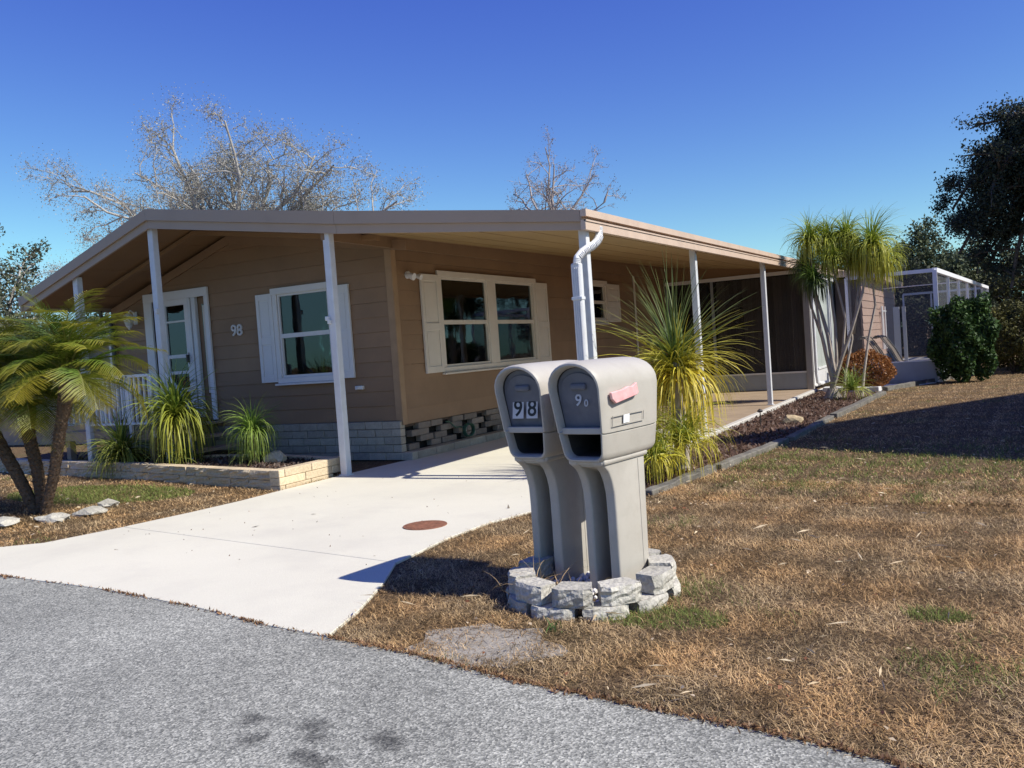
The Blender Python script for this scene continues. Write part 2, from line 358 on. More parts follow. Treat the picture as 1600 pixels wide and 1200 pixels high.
sheet('slab', [(-6.72, 8.908), (-6.66, 12.5), (-3.40, 12.5), (-3.38, 8.908)], -.2, zt, CONC, drive, .003)
cf = empty('carport_floor', (-5, 16, 0), 'x', 'x'); del cf['label']; del cf['category']; struct(cf)
for i in range(10):
    y = 12.508+i*.8
    sheet('slab', [(-6.66, y), (-6.66, y+.79), (-3.42, y+.79), (-3.42, y)], -.2, .003, TILE, cf, .003)
# mulch bed, pebble strip
BED = [(-3.24, 7.25), (-2.62, 7.15), (-2.42, 8.55), (-2.18, 10.84), (-2.1, 13.5), (-1.8, 18.2), (-3.2, 19.9), (-3.24, 15)]
struct(sheet('mulch_bed', BED, -.05, .004, MULCH))
struct(sheet('pebble_bed', [(-3.3, 20.0), (-2.0, 18.9), (-1.5, 20.2), (-1.0, 21.1), (-3.3, 21.1)], -.05, .006, PEBBLE))
PATCH = [(-2.08+.36*math.cos(t)*(1+.16*math.sin(5*t+1)), max(3.05, 3.36+.28*math.sin(t)*(1+.16*math.sin(7*t)))) for t in np.linspace(0, 6.28, 40)[:-1]]
struct(sheet('bare_sand_patch', PATCH, -.05, -.004, SAND))

# mulch chips
n = 9000; px = rng.uniform(-3.3, -1.8, n); py = 7.2+12.5*rng.random(n)**1.3
k = inpoly(px, py, BED); px, py = px[k], py[k]
P = np.stack([px, py, rng.uniform(.006, .03, len(px))], 1)
stuff(fast('mulch_chips', *leafquads(P, .06, cols(len(P), (.05, .03, .022), (.22, .14, .10), .3), up=4, aspect=.45)[:2], LEAF, None, leafquads(P, .06, cols(len(P), (.05, .03, .022), (.22, .14, .10), .3), up=4)[2]))
# grass
DRIVE_ALL = [(-9.3, 4.0)]+DL+DL2[1:]+[(-6.7, 20), (-3.2, 20), (-3.24, 7.1), (-3.30, 6.38), (-3.47, 5.84), (-3.49, 5.31), (-3.44, 4.83), (-3.2, 4.15), (-2.98, 3.63), (-2.86, 3.2), (-6, 3.5)]
PLANTER = [(-6.78, 7.05), (-6.95, 8.6), (-9.3, 9.5), (-14, 9.5), (-14, 8.0), (-12.3, 7.93), (-10.2, 7.72), (-8.4, 7.35)]
MBC = (-1.92, 4.28)
def grass(n, x0, x1, y0, y1, ymul, hmin, hmax, w, green_bias=0):
    x = rng.uniform(x0, x1, n); y = y0+(y1-y0)*rng.random(n)**ymul
    re = np.interp(x, [p[0] for p in ROADE], [p[1] for p in ROADE])
    edge = y-re
    keep = (edge > .0-rng.random(n)*.03) & ~inpoly(x+rng.normal(0, .014, n), y+rng.normal(0, .014, n), DRIVE_ALL) & ~inpoly(x, y, BED) & ~inpoly(x, y, PLANTER)
    pn = np.sqrt(((x+2.08)/.27)**2+((y-3.36)/.22)**2+.35*(x+2.1)*(y-3.32)/.1)+.28*wedge_noise(x*9, y*9)+.2*wedge_noise(x*21, y*25); keep &= ~((pn < 1) & (rng.random(n) > .22+.6*np.clip(pn, 0, 1)**5))
    keep &= ((x-MBC[0])**2/.42**2+(y-MBC[1])**2/.46**2) > 1
    keep &= ~((x > -7.6+0) & (x < -3.3) & (y > 8.8)) & ~((x < -6.9) & (y > 9.2) & (x > -13)) & ~((y > 20.2+.25*x) & (x < -.9)) 
    # thin, worn areas
    nz = wedge_noise(x*1.3, y*.9); fine = wedge_noise(x*5+y+3, y*2.6-x*1.7)
    keep &= rng.random(n) < np.clip(.75+.5*fine, .25, 1)
    x, y, nz, fine = x[keep], y[keep], nz[keep], fine[keep]; n = len(x)
    g = np.clip((nz-.42)*1.3, 0, .3)*np.clip(.6+fine, 0, 1)
    g = np.maximum(g, np.exp(-((y-9.2)**2)/1.2)*np.clip(.5+.6*fine, 0, .8)*(x > -2.3))      # greener strip by the shade
    g = np.maximum(g, (((x+9.2)**2/2.2+(y-6.6)**2/.35) < 1)*.8)
    g = np.maximum(g, (((x+1.45)**2/.12+(y-3.95)**2/.03) < 1)*.75)
    g = np.maximum(g, (((x+.25)**2/.02+(y-4.3)**2/.01) < 1)*.9)
    g += green_bias
    isg = rng.random(n) < g
    cd_ = cols(n, (.46, .31, .16), (.68, .50, .29), .38); cb = cols(n, (.11, .085, .05), (.27, .18, .10), .3)
    pat_ = np.clip(.5+.9*wedge_noise(x*3.1+y*.9+11, y*1.9-x*1.1+5)+.5*wedge_noise(x*8.1+y*2, y*4.1-x*3+2), 0, 1)
    sel = (rng.random(n) < .18+.45*pat_)[:, None]; c = np.where(sel, cb, cd_)*(1.08-.30*pat_)[:, None]
    warm = np.clip(.5+wedge_noise(x*2.1+7, y*2.1), 0, 1)[:, None]; c = c*(np.array([1.04, .95, .84])*warm+np.array([.92, .95, .98])*(1-warm))
    c = np.where(isg[:, None], cols(n, (.09, .13, .03), (.24, .27, .08), .3), c)
    h = rng.uniform(hmin, hmax, n)*np.where(isg, 1.15, 1); az = rng.uniform(0, 2*np.pi, n)
    tilt = np.where(isg, rng.uniform(.3, 1.2, n), rng.uniform(-.05, .85, n))
    d = np.stack([np.cos(az)*np.cos(tilt), np.sin(az)*np.cos(tilt), np.sin(tilt)], 1)
    z0 = np.full(n, -.012)+rng.random(n)*.012
    base = np.stack([x, y, z0], 1); s = np.stack([-np.sin(az), np.cos(az), np.zeros(n)], 1)*w*.5
    bend = rng.normal(0, .3, (n, 3)); bend[:, 2] = -abs(bend[:, 2])*.6
    mid = base+d*(h*.55)[:, None]; tip = base+(d+bend)*h[:, None]; tip[:, 2] = np.maximum(tip[:, 2], -.008)
    V = np.stack([base-s, base+s, mid+s*.8, mid-s*.8, tip], 1).reshape(-1, 3)
    i = np.arange(n)[:, None]*5
    F = np.concatenate([i+np.array([0, 1, 2]), i+np.array([0, 2, 3]), i+np.array([3, 2, 4])])
    return V, F, np.repeat(c, 5, 0)
parts = [grass(430000, -3.6, 1.8, 2.6, 8, 1.25, .018, .058, .0027), grass(230000, -3, 3.0, 7, 26, 1.6, .025, .055, .0052), grass(150000, -14, -6.6, 3.9, 8.2, 1.0, .025, .055, .005)]
stuff(fast('lawn_grass', *join(parts)[:2], BLADE, None, join(parts)[2]))
# straw litter and leaves lying on the lawn
def litter(n, x0, x1, y0, y1, s0, s1, ca, cb, asp):
    x = rng.uniform(x0, x1, n); y = y0+(y1-y0)*rng.random(n)**1.4
    re = np.interp(x, [p[0] for p in ROADE], [p[1] for p in ROADE])
    k = (y > re+.03) & ~inpoly(x, y, DRIVE_ALL) & ~inpoly(x, y, PLANTER) & ~inpoly(x, y, BED); x, y = x[k], y[k]; n = len(x)
    P = np.stack([x, y, rng.uniform(.022, .038, n)], 1)
    az = rng.uniform(0, 6.28, n); d = np.stack([np.cos(az), np.sin(az), rng.normal(0, .15, n)], 1); s = np.stack([-np.sin(az), np.cos(az), rng.normal(0, .3, n)], 1)
    sz = rng.uniform(s0, s1, n)[:, None]; wv = sz*asp*rng.uniform(.6, 1.4, n)[:, None]
    c = np.array([P-d*sz*.5, P+s*wv*.5+[0, 0, .006], P+d*sz*.5, P-s*wv*.5]).transpose(1, 0, 2)
    return c.reshape(-1, 3), np.arange(4*n).reshape(-1, 4), np.repeat(cols(n, ca, cb, .15), 4, 0)
L_ = join([litter(650, -3.4, 2, 2.9, 18, .015, .036, (.45, .33, .2), (.7, .58, .42), .45), litter(330, -3.4, 2, 2.9, 14, .04, .13, (.55, .42, .26), (.74, .62, .42), .07),
           litter(260, -13, -6.8, 4, 7.8, .03, .08, (.5, .38, .22), (.72, .6, .42), .4), litter(160, -3.4, 2, 2.9, 8, .02, .035, (.22, .09, .04), (.35, .16, .08), .5)])
stuff(fast('leaf_litter', L_[0], L_[1], LEAF, None, L_[2]))
# dirt and needles gathered along the road edge
n = 2600; x = rng.uniform(-6.5, .6, n); re = np.interp(x, [p[0] for p in ROADE], [p[1] for p in ROADE]); wsel = np.clip(wedge_noise(x*3, x*0)*2, .12, 1)
keep = (rng.random(n) < wsel) | (x > -2.9); x, re = x[keep], re[keep]; n = len(x)
P = np.stack([x, re-np.abs(rng.normal(0, .018, n))+.012, np.full(n, .006)+rng.random(n)*.004], 1)
q = leafquads(P, .028, cols(n, (.10, .05, .025), (.38, .22, .11), .3), up=4, aspect=.3); stuff(fast('road_edge_debris', q[0], q[1], LEAF, None, q[2]))

# ------------------------------------------------------------------ the mobile home
H = empty('mobile_home', (-9.6, 9.4, 0), 'low gabled mobile home with tan lap siding, carport and house number 98', 'house')
FY = 9.4; SX = -6.79
def FRM(u, d, z): return Vector((u, FY-d, z))
def SID(u, d, z): return Vector((SX+d, u, z))
RP = [(-12.42, 2.62), (-9.62, 3.51), (-6.49, 3.055), (-3.44, 2.648)]
def soff(x): return float(np.interp(x, [p[0] for p in RP], [.165, .195, .20, .142]))   # roof top profile at the front edge
def rz(x, off=0):
    return float(np.interp(x, [p[0] for p in RP], [p[1] for p in RP]))-off
RISE = .014; Y0 = 8.0; Y1 = 27.2
def hbox(map_, u0, u1, d0, d1, z0, z1, mb):
    mb.hexa([map_(u0, d0, z0), map_(u1, d0, z0), map_(u1, d1, z0), map_(u0, d1, z0), map_(u0, d0, z1), map_(u1, d0, z1), map_(u1, d1, z1), map_(u0, d1, z1)])
def lap(mb, map_, u0, u1, z0, z1, v0=None, v1=None, prof=(.004, .018), zbot=None, ztop=None):
    """lap board piece; u0,u1 at bottom; v0,v1 at top"""
    v0 = u0 if v0 is None else v0; v1 = u1 if v1 is None else v1
    zb = z0 if zbot is None else zbot; zt_ = z1 if ztop is None else ztop
    f = lambda z: prof[1]+(prof[0]-prof[1])*(z-zb)/(zt_-zb)
    mb.hexa([map_(u0, -.02, z0), map_(u1, -.02, z0), map_(u1, f(z0), z0), map_(u0, f(z0), z0), map_(v0, -.02, z1), map_(v1, -.02, z1), map_(v1, f(z1), z1), map_(v0, f(z1), z1)])
def siding(map_, U0, U1, Z0, step, topf, opens, m, n):
    z = Z0
    for i in range(n):
        wob = random.uniform(-.0035, .0035); zb, ztp = z, z+step-.0015
        cuts = sorted({zb, ztp}|{o[k] for o in opens for k in (2, 3) if zb < o[k] < ztp})
        pieces = []
        for li, (a, c) in enumerate(zip(cuts, cuts[1:])):
            ivs = [(U0, U1)]
            for (o0, o1, q0, q1) in opens:
                if q0 < (a+c)/2 < q1:
                    nv = []
                    for s, e in ivs:
                        if o1 <= s or o0 >= e: nv.append((s, e)); continue
                        if o0 > s: nv.append((s, o0))
                        if o1 < e: nv.append((o1, e))
                    ivs = nv
            for s, e in ivs:
                def clip(zz):
                    xs = np.linspace(s, e, 400); ok = [x for x in xs if topf(x) >= zz]
                    return (min(ok), max(ok)) if ok else None
                lo, hi = clip(a+.001), clip(c)
                if lo is None: continue
                if hi is None: mid_ = (lo[0]+lo[1])/2; hi = (mid_-.01, mid_+.01)
                pieces.append([li, lo, a, c, hi])
        groups = []
        for p in pieces:
            hit = [g_ for g_ in groups if any(abs(q[0]-p[0]) == 1 and q[1][0] < p[1][1]-.01 and p[1][0] < q[1][1]-.01 for q in g_)]
            if hit:
                hit[0].append(p)
                for h in hit[1:]: hit[0].extend(h); groups.remove(h)
            else: groups.append([p])
        for g_ in groups:
            mb = MB()
            for li, lo, a, c, hi in g_: lap(mb, map_, lo[0], lo[1], a, c, hi[0], hi[1], zbot=zb, ztop=ztp)
            mb.build('siding_board', m, H).rotation_euler = (0, random.uniform(-.0005, .0005), 0)
        z += step
def front_top(x): return rz(x, .225)
WIN = (-8.86, -7.78, 1.10, 2.43); DOOR = (-11.52, -10.12, .66, 2.60)
siding(FRM, -12.3, SX-.001, .52, .197, front_top, [(WIN[0]+.04, WIN[1]-.04, WIN[2]+.04, WIN[3]-.04), (DOOR[0]+.04, DOOR[1]-.04, 0, DOOR[3]-.04)], SIDING, 14)
SW = (10.44, 13.46, 1.09, 2.52); SW2 = (15.6, 16.7, 1.76, 2.6); SDR = (18.9, 20.2, .5, 2.6)
siding(SID, 9.4, 27, .46, .197, lambda y: 2.9, [(SW[0]+.04, SW[1]-.04, SW[2]+.04, SW[3]-.04), (SW2[0]+.04, SW2[1]-.04, SW2[2]+.04, SW2[3]-.04)], SIDING, 13)
# structural wall cores (behind the boards) - left, back and floor so that the house is closed
b = MB(); b.box(-12.3, -12.24, 9.45, 27, .05, 2.42); b.build('left_wall', SIDING, H)
b = MB(); b.prism([(x, 26.95, z) for x, z in [(-12.3, .05), (SX, .05), (SX, 2.8), (-9.62, 3.3), (-12.3, 2.45)]], (0, .06, 0)); b.build('rear_wall', SIDING, H)
b = MB(); b.box(-12.24, SX-.05, 9.5, 26.9, .42, .5); b.build('floor_deck', INTER, H)
# corner boards
b = MB(); b.box(SX+.0185, SX+.034, FY-.034, FY+.07, .46, 2.84); b.box(SX-.07, SX+.0185, FY-.036, FY-.019, .52, 2.83); b.build('corner_trim', mat('corner_trim_paint', (.34, .22, .125), .6), H)
b = MB(); b.box(-12.32, -12.24, FY-.034, FY-.019, .52, 2.44); b.build('corner_trim', SIDING, H)
# frieze boards following the gable, side header
b = MB()
for a_, c_ in [((-12.3, 0), (-9.62, 0)), ((-9.62, 0), (-6.5, 0))]:
    x0, x1 = a_[0], c_[0]
    b.hexa([(x0, FY-.045, rz(x0, .34)), (x1, FY-.045, rz(x1, .34)), (x1, FY-.02, rz(x1, .34)), (x0, FY-.02, rz(x0, .34)), (x0, FY-.045, rz(x0, .215)), (x1, FY-.045, rz(x1, .215)), (x1, FY-.02, rz(x1, .215)), (x0, FY-.02, rz(x0, .215))])
b.build('frieze_board', SIDING, H)
b = MB()
for a_, c_ in [((-12.3, 0), (-9.62, 0)), ((-9.62, 0), (-6.49, 0))]:
    x0, x1 = a_[0], c_[0]; y0, y1 = 8.72, 8.80
    b.hexa([(x0, y0, rz(x0, .262)), (x1, y0, rz(x1, .262)), (x1, y1, rz(x1, .262)), (x0, y1, rz(x0, .262)), (x0, y0, rz(x0, .205)), (x1, y0, rz(x1, .205)), (x1, y1, rz(x1, .205)), (x0, y1, rz(x0, .205))])
b.build('ceiling_beam', SOFFITB, H)
b = MB(); xq = SX+.05; zq = lambda y: rz(xq, .199)+RISE*(y-Y0)
b.hexa([(SX+.022, 8.03, 2.77), (SX+.075, 8.03, 2.77), (SX+.075, 26.9, 2.80), (SX+.022, 26.9, 2.80), (SX+.022, 8.03, zq(8.03)), (SX+.075, 8.03, zq(8.03)), (SX+.075, 26.9, zq(26.9)), (SX+.022, 26.9, zq(26.9))]); b.build('header_board', SIDING, H)
b = MB(); b.box(SX+.022, SX+.04, 18.3, 18.38, .46, 2.80); b.build('wall_trim', CREAM, H)

# windows
def window(map_, u0, u1, z0, z1, cols_, m, split=.5, t=.075, name='window', sill=True, blind=BLIND, drop=1.0):
    fr = MB()
    hbox(map_, u0-.02, u1+.02, .02, .055, z1-t, z1+.015, fr); hbox(map_, u0, u1, .02, .048, z0, z0+t, fr)
    hbox(map_, u0, u0+t, .02, .046, z0+t, z1-t, fr); hbox(map_, u1-t, u1, .02, .046, z0+t, z1-t, fr)
    o = fr.build(name, m, H, .004)
    n = cols_; gap = .07 if n == 1 else .26
    w = (u1-u0-2*t-(n-1)*gap)/n
    zm = z0+t+(z1-z0-2*t)*split
    for i in range(n):
        a = u0+t+i*(w+gap); c = a+w
        s = MB(); hbox(map_, a, a+.03, -.03, .02, z0+t, z1-t, s); hbox(map_, c-.03, c, -.03, .02, z0+t, z1-t, s); hbox(map_, a+.03, c-.03, -.03, .02, z1-t-.03, z1-t, s); hbox(map_, a+.03, c-.03, -.03, .019, z0+t, z0+t+.035, s)
        s.build('window_frame', m, o)
        s = MB(); hbox(map_, a+.03, c-.03, -.03, .022, zm-.03, zm+.03, s); s.build('meeting_rail', m, o)
        for (q0, q1, dd) in ((z0+t+.035, zm-.03, -.018), (zm+.03, z1-t-.03, -.005)):
            s = MB(); hbox(map_, a+.03, c-.03, dd-.004, dd, q0, q1, s); s.build('pane', GLASS, o)
        s = MB(); hbox(map_, a, c, -.10, -.09, zm-.02-(1-drop)*.1, z1-t, s); s.build('blind', blind, o)
        if i < n-1:
            s = MB(); hbox(map_, c, c+gap, -.02, .042, z0+t, z1-t, s); s.build('mullion', m, o, .004)
        s = MB(); hbox(map_, a-.1, c+.1, -.5, -.45, z0-.1, z1+.1, s); s.build('room_backdrop', DARK, o)
        s = MB()
        hbox(map_, a-.02, a, -.45, -.03, z0+t, z1-t, s); hbox(map_, c, c+.02, -.45, -.03, z0+t, z1-t, s); hbox(map_, a, c, -.45, -.03, z1-t, z1-t+.02, s); hbox(map_, a, c, -.45, -.03, z0+t-.02, z0+t, s)
        s.build('reveal', DARK, o)
    if sill:
        s = MB(); hbox(map_, u0-.03, u1+.03, .02, .085, z0-.03, z0-.002, s); s.build('sill', m, o, .004)
    return o
def shutter(map_, u0, u1, z0, z1, m, mid=.47):
    s = MB(); hbox(map_, u0, u1, .018, .036, z0, z1, s); o = s.build('shutter', m, H, .002)
    st = .055
    zm = z0+(z1-z0)*mid
    s = MB()
    for a, c in ((u0, u0+st), (u1-st, u1)): hbox(map_, a, c, .036, .050, z0, z1, s)
    for a, c in ((z0, z0+.09), (zm-.05, zm+.05), (z1-.09, z1)): hbox(map_, u0+st, u1-st, .036, .049, a, c, s)
    s.build('shutter_frame', m, o, .002)
    s = MB()
    for a, c in ((z0+.115, zm-.075), (zm+.075, z1-.115)): hbox(map_, u0+st+.02, u1-st-.02, .036, .042, a, c, s)
    s.build('shutter_panel', m, o, .002)
wf = window(FRM, WIN[0], WIN[1], WIN[2], WIN[3], 1, WHITE)
shutter(FRM, -9.17, -8.865, 1.12, 2.38, WHITE); shutter(FRM, -7.775, -7.49, 1.12, 2.38, WHITE)
ws = window(SID, SW[0], SW[1], SW[2], SW[3], 2, CREAM)
s = MB(); s.prism([(SX-.075, 10.62+q*.11, 1.86+(.015 if q % 2 else 0)) for q in range(11)]+[(SX-.075, 11.72-q*.11, 2.10+.008*math.sin(q*2)) for q in range(11)], (.006, 0, 0)); s.build('curtain', CURT, ws)
shutter(SID, 10.0, 10.435, 1.10, 2.47, CREAM); shutter(SID, 13.465, 13.92, 1.10, 2.47, CREAM)
window(SID, SW2[0], SW2[1], SW2[2], SW2[3], 1, CREAM); shutter(SID, 16.71, 17.4, 1.78, 2.56, CREAM)

# door with surround
fr = MB(); hbox(FRM, DOOR[0], DOOR[1], .02, .06, DOOR[3]-.13, DOOR[3], fr); hbox(FRM, DOOR[0], DOOR[0]+.17, .02, .058, .62, DOOR[3]-.13, fr); hbox(FRM, DOOR[1]-.08, DOOR[1], .02, .058, .62, DOOR[3]-.13, fr)
door = fr.build('door', WHITE, H, .004)
s = MB(); hbox(FRM, -11.36, -10.2, -.06, -.03, .62, 2.47, s); s.build('door_backing', SIDING, door)
s = MB()
a, c = -11.13, -10.56; fz = [.70, .86, 1.06, 1.12, 1.33, 1.38, 1.56, 1.62, 2.12, 2.145, 2.38, 2.47]
hbox(FRM, a, a+.075, .0, .045, .70, 2.47, s); hbox(FRM, c-.085, c, .0, .045, .70, 2.47, s)
for q0, q1 in ((.70, .86), (1.06, 1.12), (1.33, 1.38), (1.575, 1.63), (2.12, 2.15), (2.38, 2.47)): hbox(FRM, a+.075, c-.085, .002, .042, q0, q1, s)
s.build('storm_door', WHITE, door, .003)
for q0, q1 in ((.86, 1.06), (1.12, 1.33), (1.38, 1.575), (1.63, 2.12), (2.15, 2.38)):
    s = MB(); hbox(FRM, a+.075, c-.085, .012, .018, q0, q1, s); s.build('pane', GLASS, door)
s = MB(); hbox(FRM, a, c, -.028, -.02, .7, 2.47, s); s.build('inner_door', DARK, door)
s = MB(); hbox(FRM, c, c+.05, -.02, .05, .66, 2.5, s); hbox(FRM, c+.07, c+.15, -.02, .04, .66, 2.49, s); s.build('door_jamb', POST, door, .004)
s = MB(); s.box(c-.06, c-.035, FY-.10, FY-.045, 1.50, 1.62); s.box(c-.055, c-.04, FY-.055, FY-.04, 1.47, 1.65); s.build('handle', BRONZE, door, .004)
s = MB(); hbox(FRM, -10.33, -10.24, -.03, -.02, 1.0, 2.36, s); s.build('sidelight', GLASS, door)
s = MB(); hbox(FRM, -10.31, -10.26, -.02, -.012, 1.02, 2.34, s); s.build('sidelight_blind', CREAM, door)
s = MB(); hbox(FRM, -11.33, -11.15, -.03, -.01, .66, 2.47, s); s.build('dark_sidelight', DARK, door)
# lantern
s = MB(); s.box(-11.79, -11.71, FY-.05, FY-.018, 2.16, 2.36); lan = s.build('wall_lantern', WHITE, H, .008)
s = MB(); s.tube([(-11.75, FY-.05, 2.34), (-11.75, FY-.12, 2.38), (-11.75, FY-.16, 2.33)], .012, 6); s.tube([(-11.75, FY-.16, 2.34), (-11.75, FY-.16, 2.30)], [.02, .075], 8); s.tube([(-11.75, FY-.16, 2.14), (-11.75, FY-.16, 2.08)], [.05, .01], 8); s.build('lantern_cage', WHITE, lan)
s = MB(); s.tube([(-11.75, FY-.16, 2.30), (-11.75, FY-.16, 2.22), (-11.75, FY-.16, 2.14)], [.07, .075, .05], 8); s.build('lantern_glass', mat('lantern_glass', (.5, .52, .5), .2, .1), lan)
# number on the wall
text_mesh('house_number', '98', .23, NUM, H, Matrix.Translation(Vector((-9.60+9.6, -.026, 1.905))) @ Matrix.Rotation(R_(90), 4, 'X'), .02)
# motion light
s = MB(); s.tube([(SX+.02, 9.72, 2.44), (SX+.05, 9.72, 2.44)], .05, 12); ml = s.build('motion_light', WHITE, H)
for y_, rr in ((9.68, .05), (9.85, .036)):
    s = MB(); s.tube([(SX+.05, y_, 2.43), (SX+.10, y_, 2.42), (SX+.16, y_, 2.40)], [rr*.5, rr*.8, rr], 10); s.build('lamp_head', WHITE, ml, smooth=True)
# outlet cover on front wall
s = MB(); s.box(-7.49, -7.36, FY-.06, FY-.012, .955, 1.005); s.box(-7.46, -7.41, FY-.08, FY-.06, .96, .99); s.build('outlet_cover', WHITE, H, .006)

# skirt of painted bricks
Lb, hb = .29, .1035
for r in range(5):
    x = SX-(.001 if r % 2 else .13)
    first = True
    xs = SX+.015
    while xs > -9.95:
        w = (Lb if not (first and r % 2) else Lb*.5)*random.uniform(.94, 1.06); first = False
        s = MB(); yj = random.uniform(-.004, .004); s.box(xs-w+.006, xs-.002, FY-.075+yj, FY+.03, r*hb+.003, (r+1)*hb-.004); s.build('brick', BRICKP, H, .005); xs -= w
s = MB(); s.box(-12.2, SX-.02, FY-.055, FY+.0, 0, .515); s.build('brick_mortar', mat('mortar', (.2, .19, .17), .9), H)
s = MB(); s.box(SX-.12, SX-.10, 9.45, 27, 0, .46); s.build('crawlspace_void', DARK, H)
pat = [[(0, .25), (.55, .8), (.82, 1.2), (1.45, 1.75), (1.77, 2.1), (2.4, 2.75)], [(.3, .62), (.64, .95), (1.25, 1.5), (1.52, 1.85), (2.05, 2.6)], [(.08, .5), (.8, 1.08), (1.1, 1.4), (1.65, 2.0), (2.2, 2.7)], [(.25, .55), (.57, .86), (1.12, 1.42), (1.44, 1.8), (2.1, 2.5)]]
for r, row in enumerate(pat):
    z = .105+r*.088
    for rep in range(2):
        for (a, c) in row:
            s = MB(); j = random.uniform(-.012, .012); s.box(SX-.09, SX+.0+j, 9.5+a+rep*2.8, 9.5+c+rep*2.8-.01, z, z+.083); s.build('brick', BRICKT, H, .005)
y = 9.33
while y < 15:
    w = .45*random.uniform(.95, 1.05) if y > 9.4 else .14
    s = MB(); s.box(SX+.0, SX+.17, y, y+w-.012, 0, .105); s.build('curb_brick', BRICKP, H, .008); y += w
s = MB(); s.tube([(SX+.06, 10.35+.035*q, .40-.012*q+.02*math.sin(q*.7)) for q in range(14)], .012, 6)
for kx in range(3): s.tube([(SX+.1+.02*kx, 10.85+.13*math.cos(a_), .23+.09*math.sin(a_)) for a_ in np.linspace(0, 6.3, 18)], .012, 6)
tag(s.build('garden_hose', GREENH), 'dark green hose coiled on the low brick ledge under the side window', 'hose')

# roof
def rtop(x, y, off=0): return rz(x, off)+RISE*(y-Y0)
rf = MB()
rn = [(-12.42, -9.62), (-9.62, -6.49), (-6.49, -3.44)]
for i, (x0, x1) in enumerate(rn):
    rf.hexa([(x0, Y0, rtop(x0, Y0, .03)), (x1, Y0, rtop(x1, Y0, .03)), (x1, Y1, rtop(x1, Y1, .03)), (x0, Y1, rtop(x0, Y1, .03)), (x0, Y0, rtop(x0, Y0)), (x1, Y0, rtop(x1, Y0)), (x1, Y1, rtop(x1, Y1)), (x0, Y1, rtop(x0, Y1))])
roof = rf.build('roof', ROOF, H)
for i, (x0, x1) in enumerate(rn):
    
    s = MB(); n_ = 6 if i < 2 else 10
    for k in range(n_):
        a = x0+(x1-x0)*k/n_+.002; c = x0+(x1-x0)*(k+1)/n_-.002; dz = .003*(k % 2)
        sa, s_c = soff(a), soff(c); s.hexa([(a, Y0+.02, rtop(a, Y0, sa)+dz), (c, Y0+.02, rtop(c, Y0, s_c)+dz), (c, Y1-.02, rtop(c, Y1, s_c)+dz), (a, Y1-.02, rtop(a, Y1, sa)+dz), (a, Y0+.02, rtop(a, Y0, sa-.025)), (c, Y0+.02, rtop(c, Y0, s_c-.025)), (c, Y1-.02, rtop(c, Y1, s_c-.025)), (a, Y1-.02, rtop(a, Y1, sa-.025))])
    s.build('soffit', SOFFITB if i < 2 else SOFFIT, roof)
for i, (x0, x1) in enumerate(rn):
    e0 = .002 if i else 0
    for (ya, yb, o0, o1, mm) in ((Y0-.05, Y0+.015, .56, -.05, FASCIAF), (Y0-.02, Y0+.012, 1.0, .567, FASCIAF)):
        t0, t1 = soff(x0)+.045, soff(x1)+.045
        s = MB(); s.hexa([(x0+e0, ya, rtop(x0, Y0, o0*t0)), (x1-e0, ya, rtop(x1, Y0, o0*t1)), (x1-e0, yb, rtop(x1, Y0, o0*t1)), (x0+e0, yb, rtop(x0, Y0, o0*t0)), (x0+e0, ya, rtop(x0, Y0, o1*t0)), (x1-e0, ya, rtop(x1, Y0, o1*t1)), (x1-e0, yb, rtop(x1, Y0, o1*t1)), (x0+e0, yb, rtop(x0, Y0, o1*t0))]); s.build('fascia', mm, roof)
# right side fascia: drip edge, gutter face
def side_strip(x0, x1, o0, o1, m, name='fascia', ya=Y0-.05, yb=Y1):
    xr = -3.44
    s = MB(); s.hexa([(x0, ya, rtop(xr, ya, o0)), (x1, ya, rtop(xr, ya, o0)), (x1, yb, rtop(xr, yb, o0)), (x0, yb, rtop(xr, yb, o0)), (x0, ya, rtop(xr, ya, o1)), (x1, ya, rtop(xr, ya, o1)), (x1, yb, rtop(xr, yb, o1)), (x0, yb, rtop(xr, yb, o1))]); return s.build(name, m, roof)
side_strip(-3.437, -3.375, .058, -.012, FASCIA); side_strip(-3.437, -3.43, .088, .06, FASCIAF)
side_strip(-3.437, -3.385, .188, .09, FASCIA, 'gutter'); side_strip(-3.40, -3.375, .106, .09, FASCIA, 'gutter_lip')
for (x0, x1, o0, o1) in ((-12.48, -12.423, .13, -.012), (-12.45, -12.423, .21, .132)):
    s = MB(); s.box(x0, x1, Y0-.05, Y1, 2.62-o0, 2.62-o1); s.build('fascia', FASCIAF, roof)

# posts
def post(x, y, z0, z1, w=.085):
    s = MB(); s.box(x-w/2, x+w/2, y-w/2, y+w/2, z0, z1); o = s.build('post', POST, H, .006)
    s = MB(); s.box(x-w/2-.02, x+w/2+.02, y-w/2-.01, y+w/2+.01, z0, z0+.012); s.build('post_foot', POST, o)
    return o
for (x, y) in ((-3.485, 8.12), (-3.545, 12.05), (-3.545, 16.4)): post(x, y, .004, rtop(x, y, soff(x)))
for (x, z0) in ((-6.70, .004), (-9.66, .0), (-11.28, .0)): post(x, 8.08, z0, rz(x, soff(x)), .095)
s = MB(); s.box(-6.76, -6.72, 7.98, 8.03, 1.83, 1.88); s.box(-6.73, -6.70, 7.98, 8.03, 1.79, 1.84); s.build('hook_bracket', WHITE, H, .006)
s = MB(); s.box(-9.63, -9.60, 7.99, 8.03, 2.15, 2.22); s.build('hook_bracket', WHITE, H, .006)
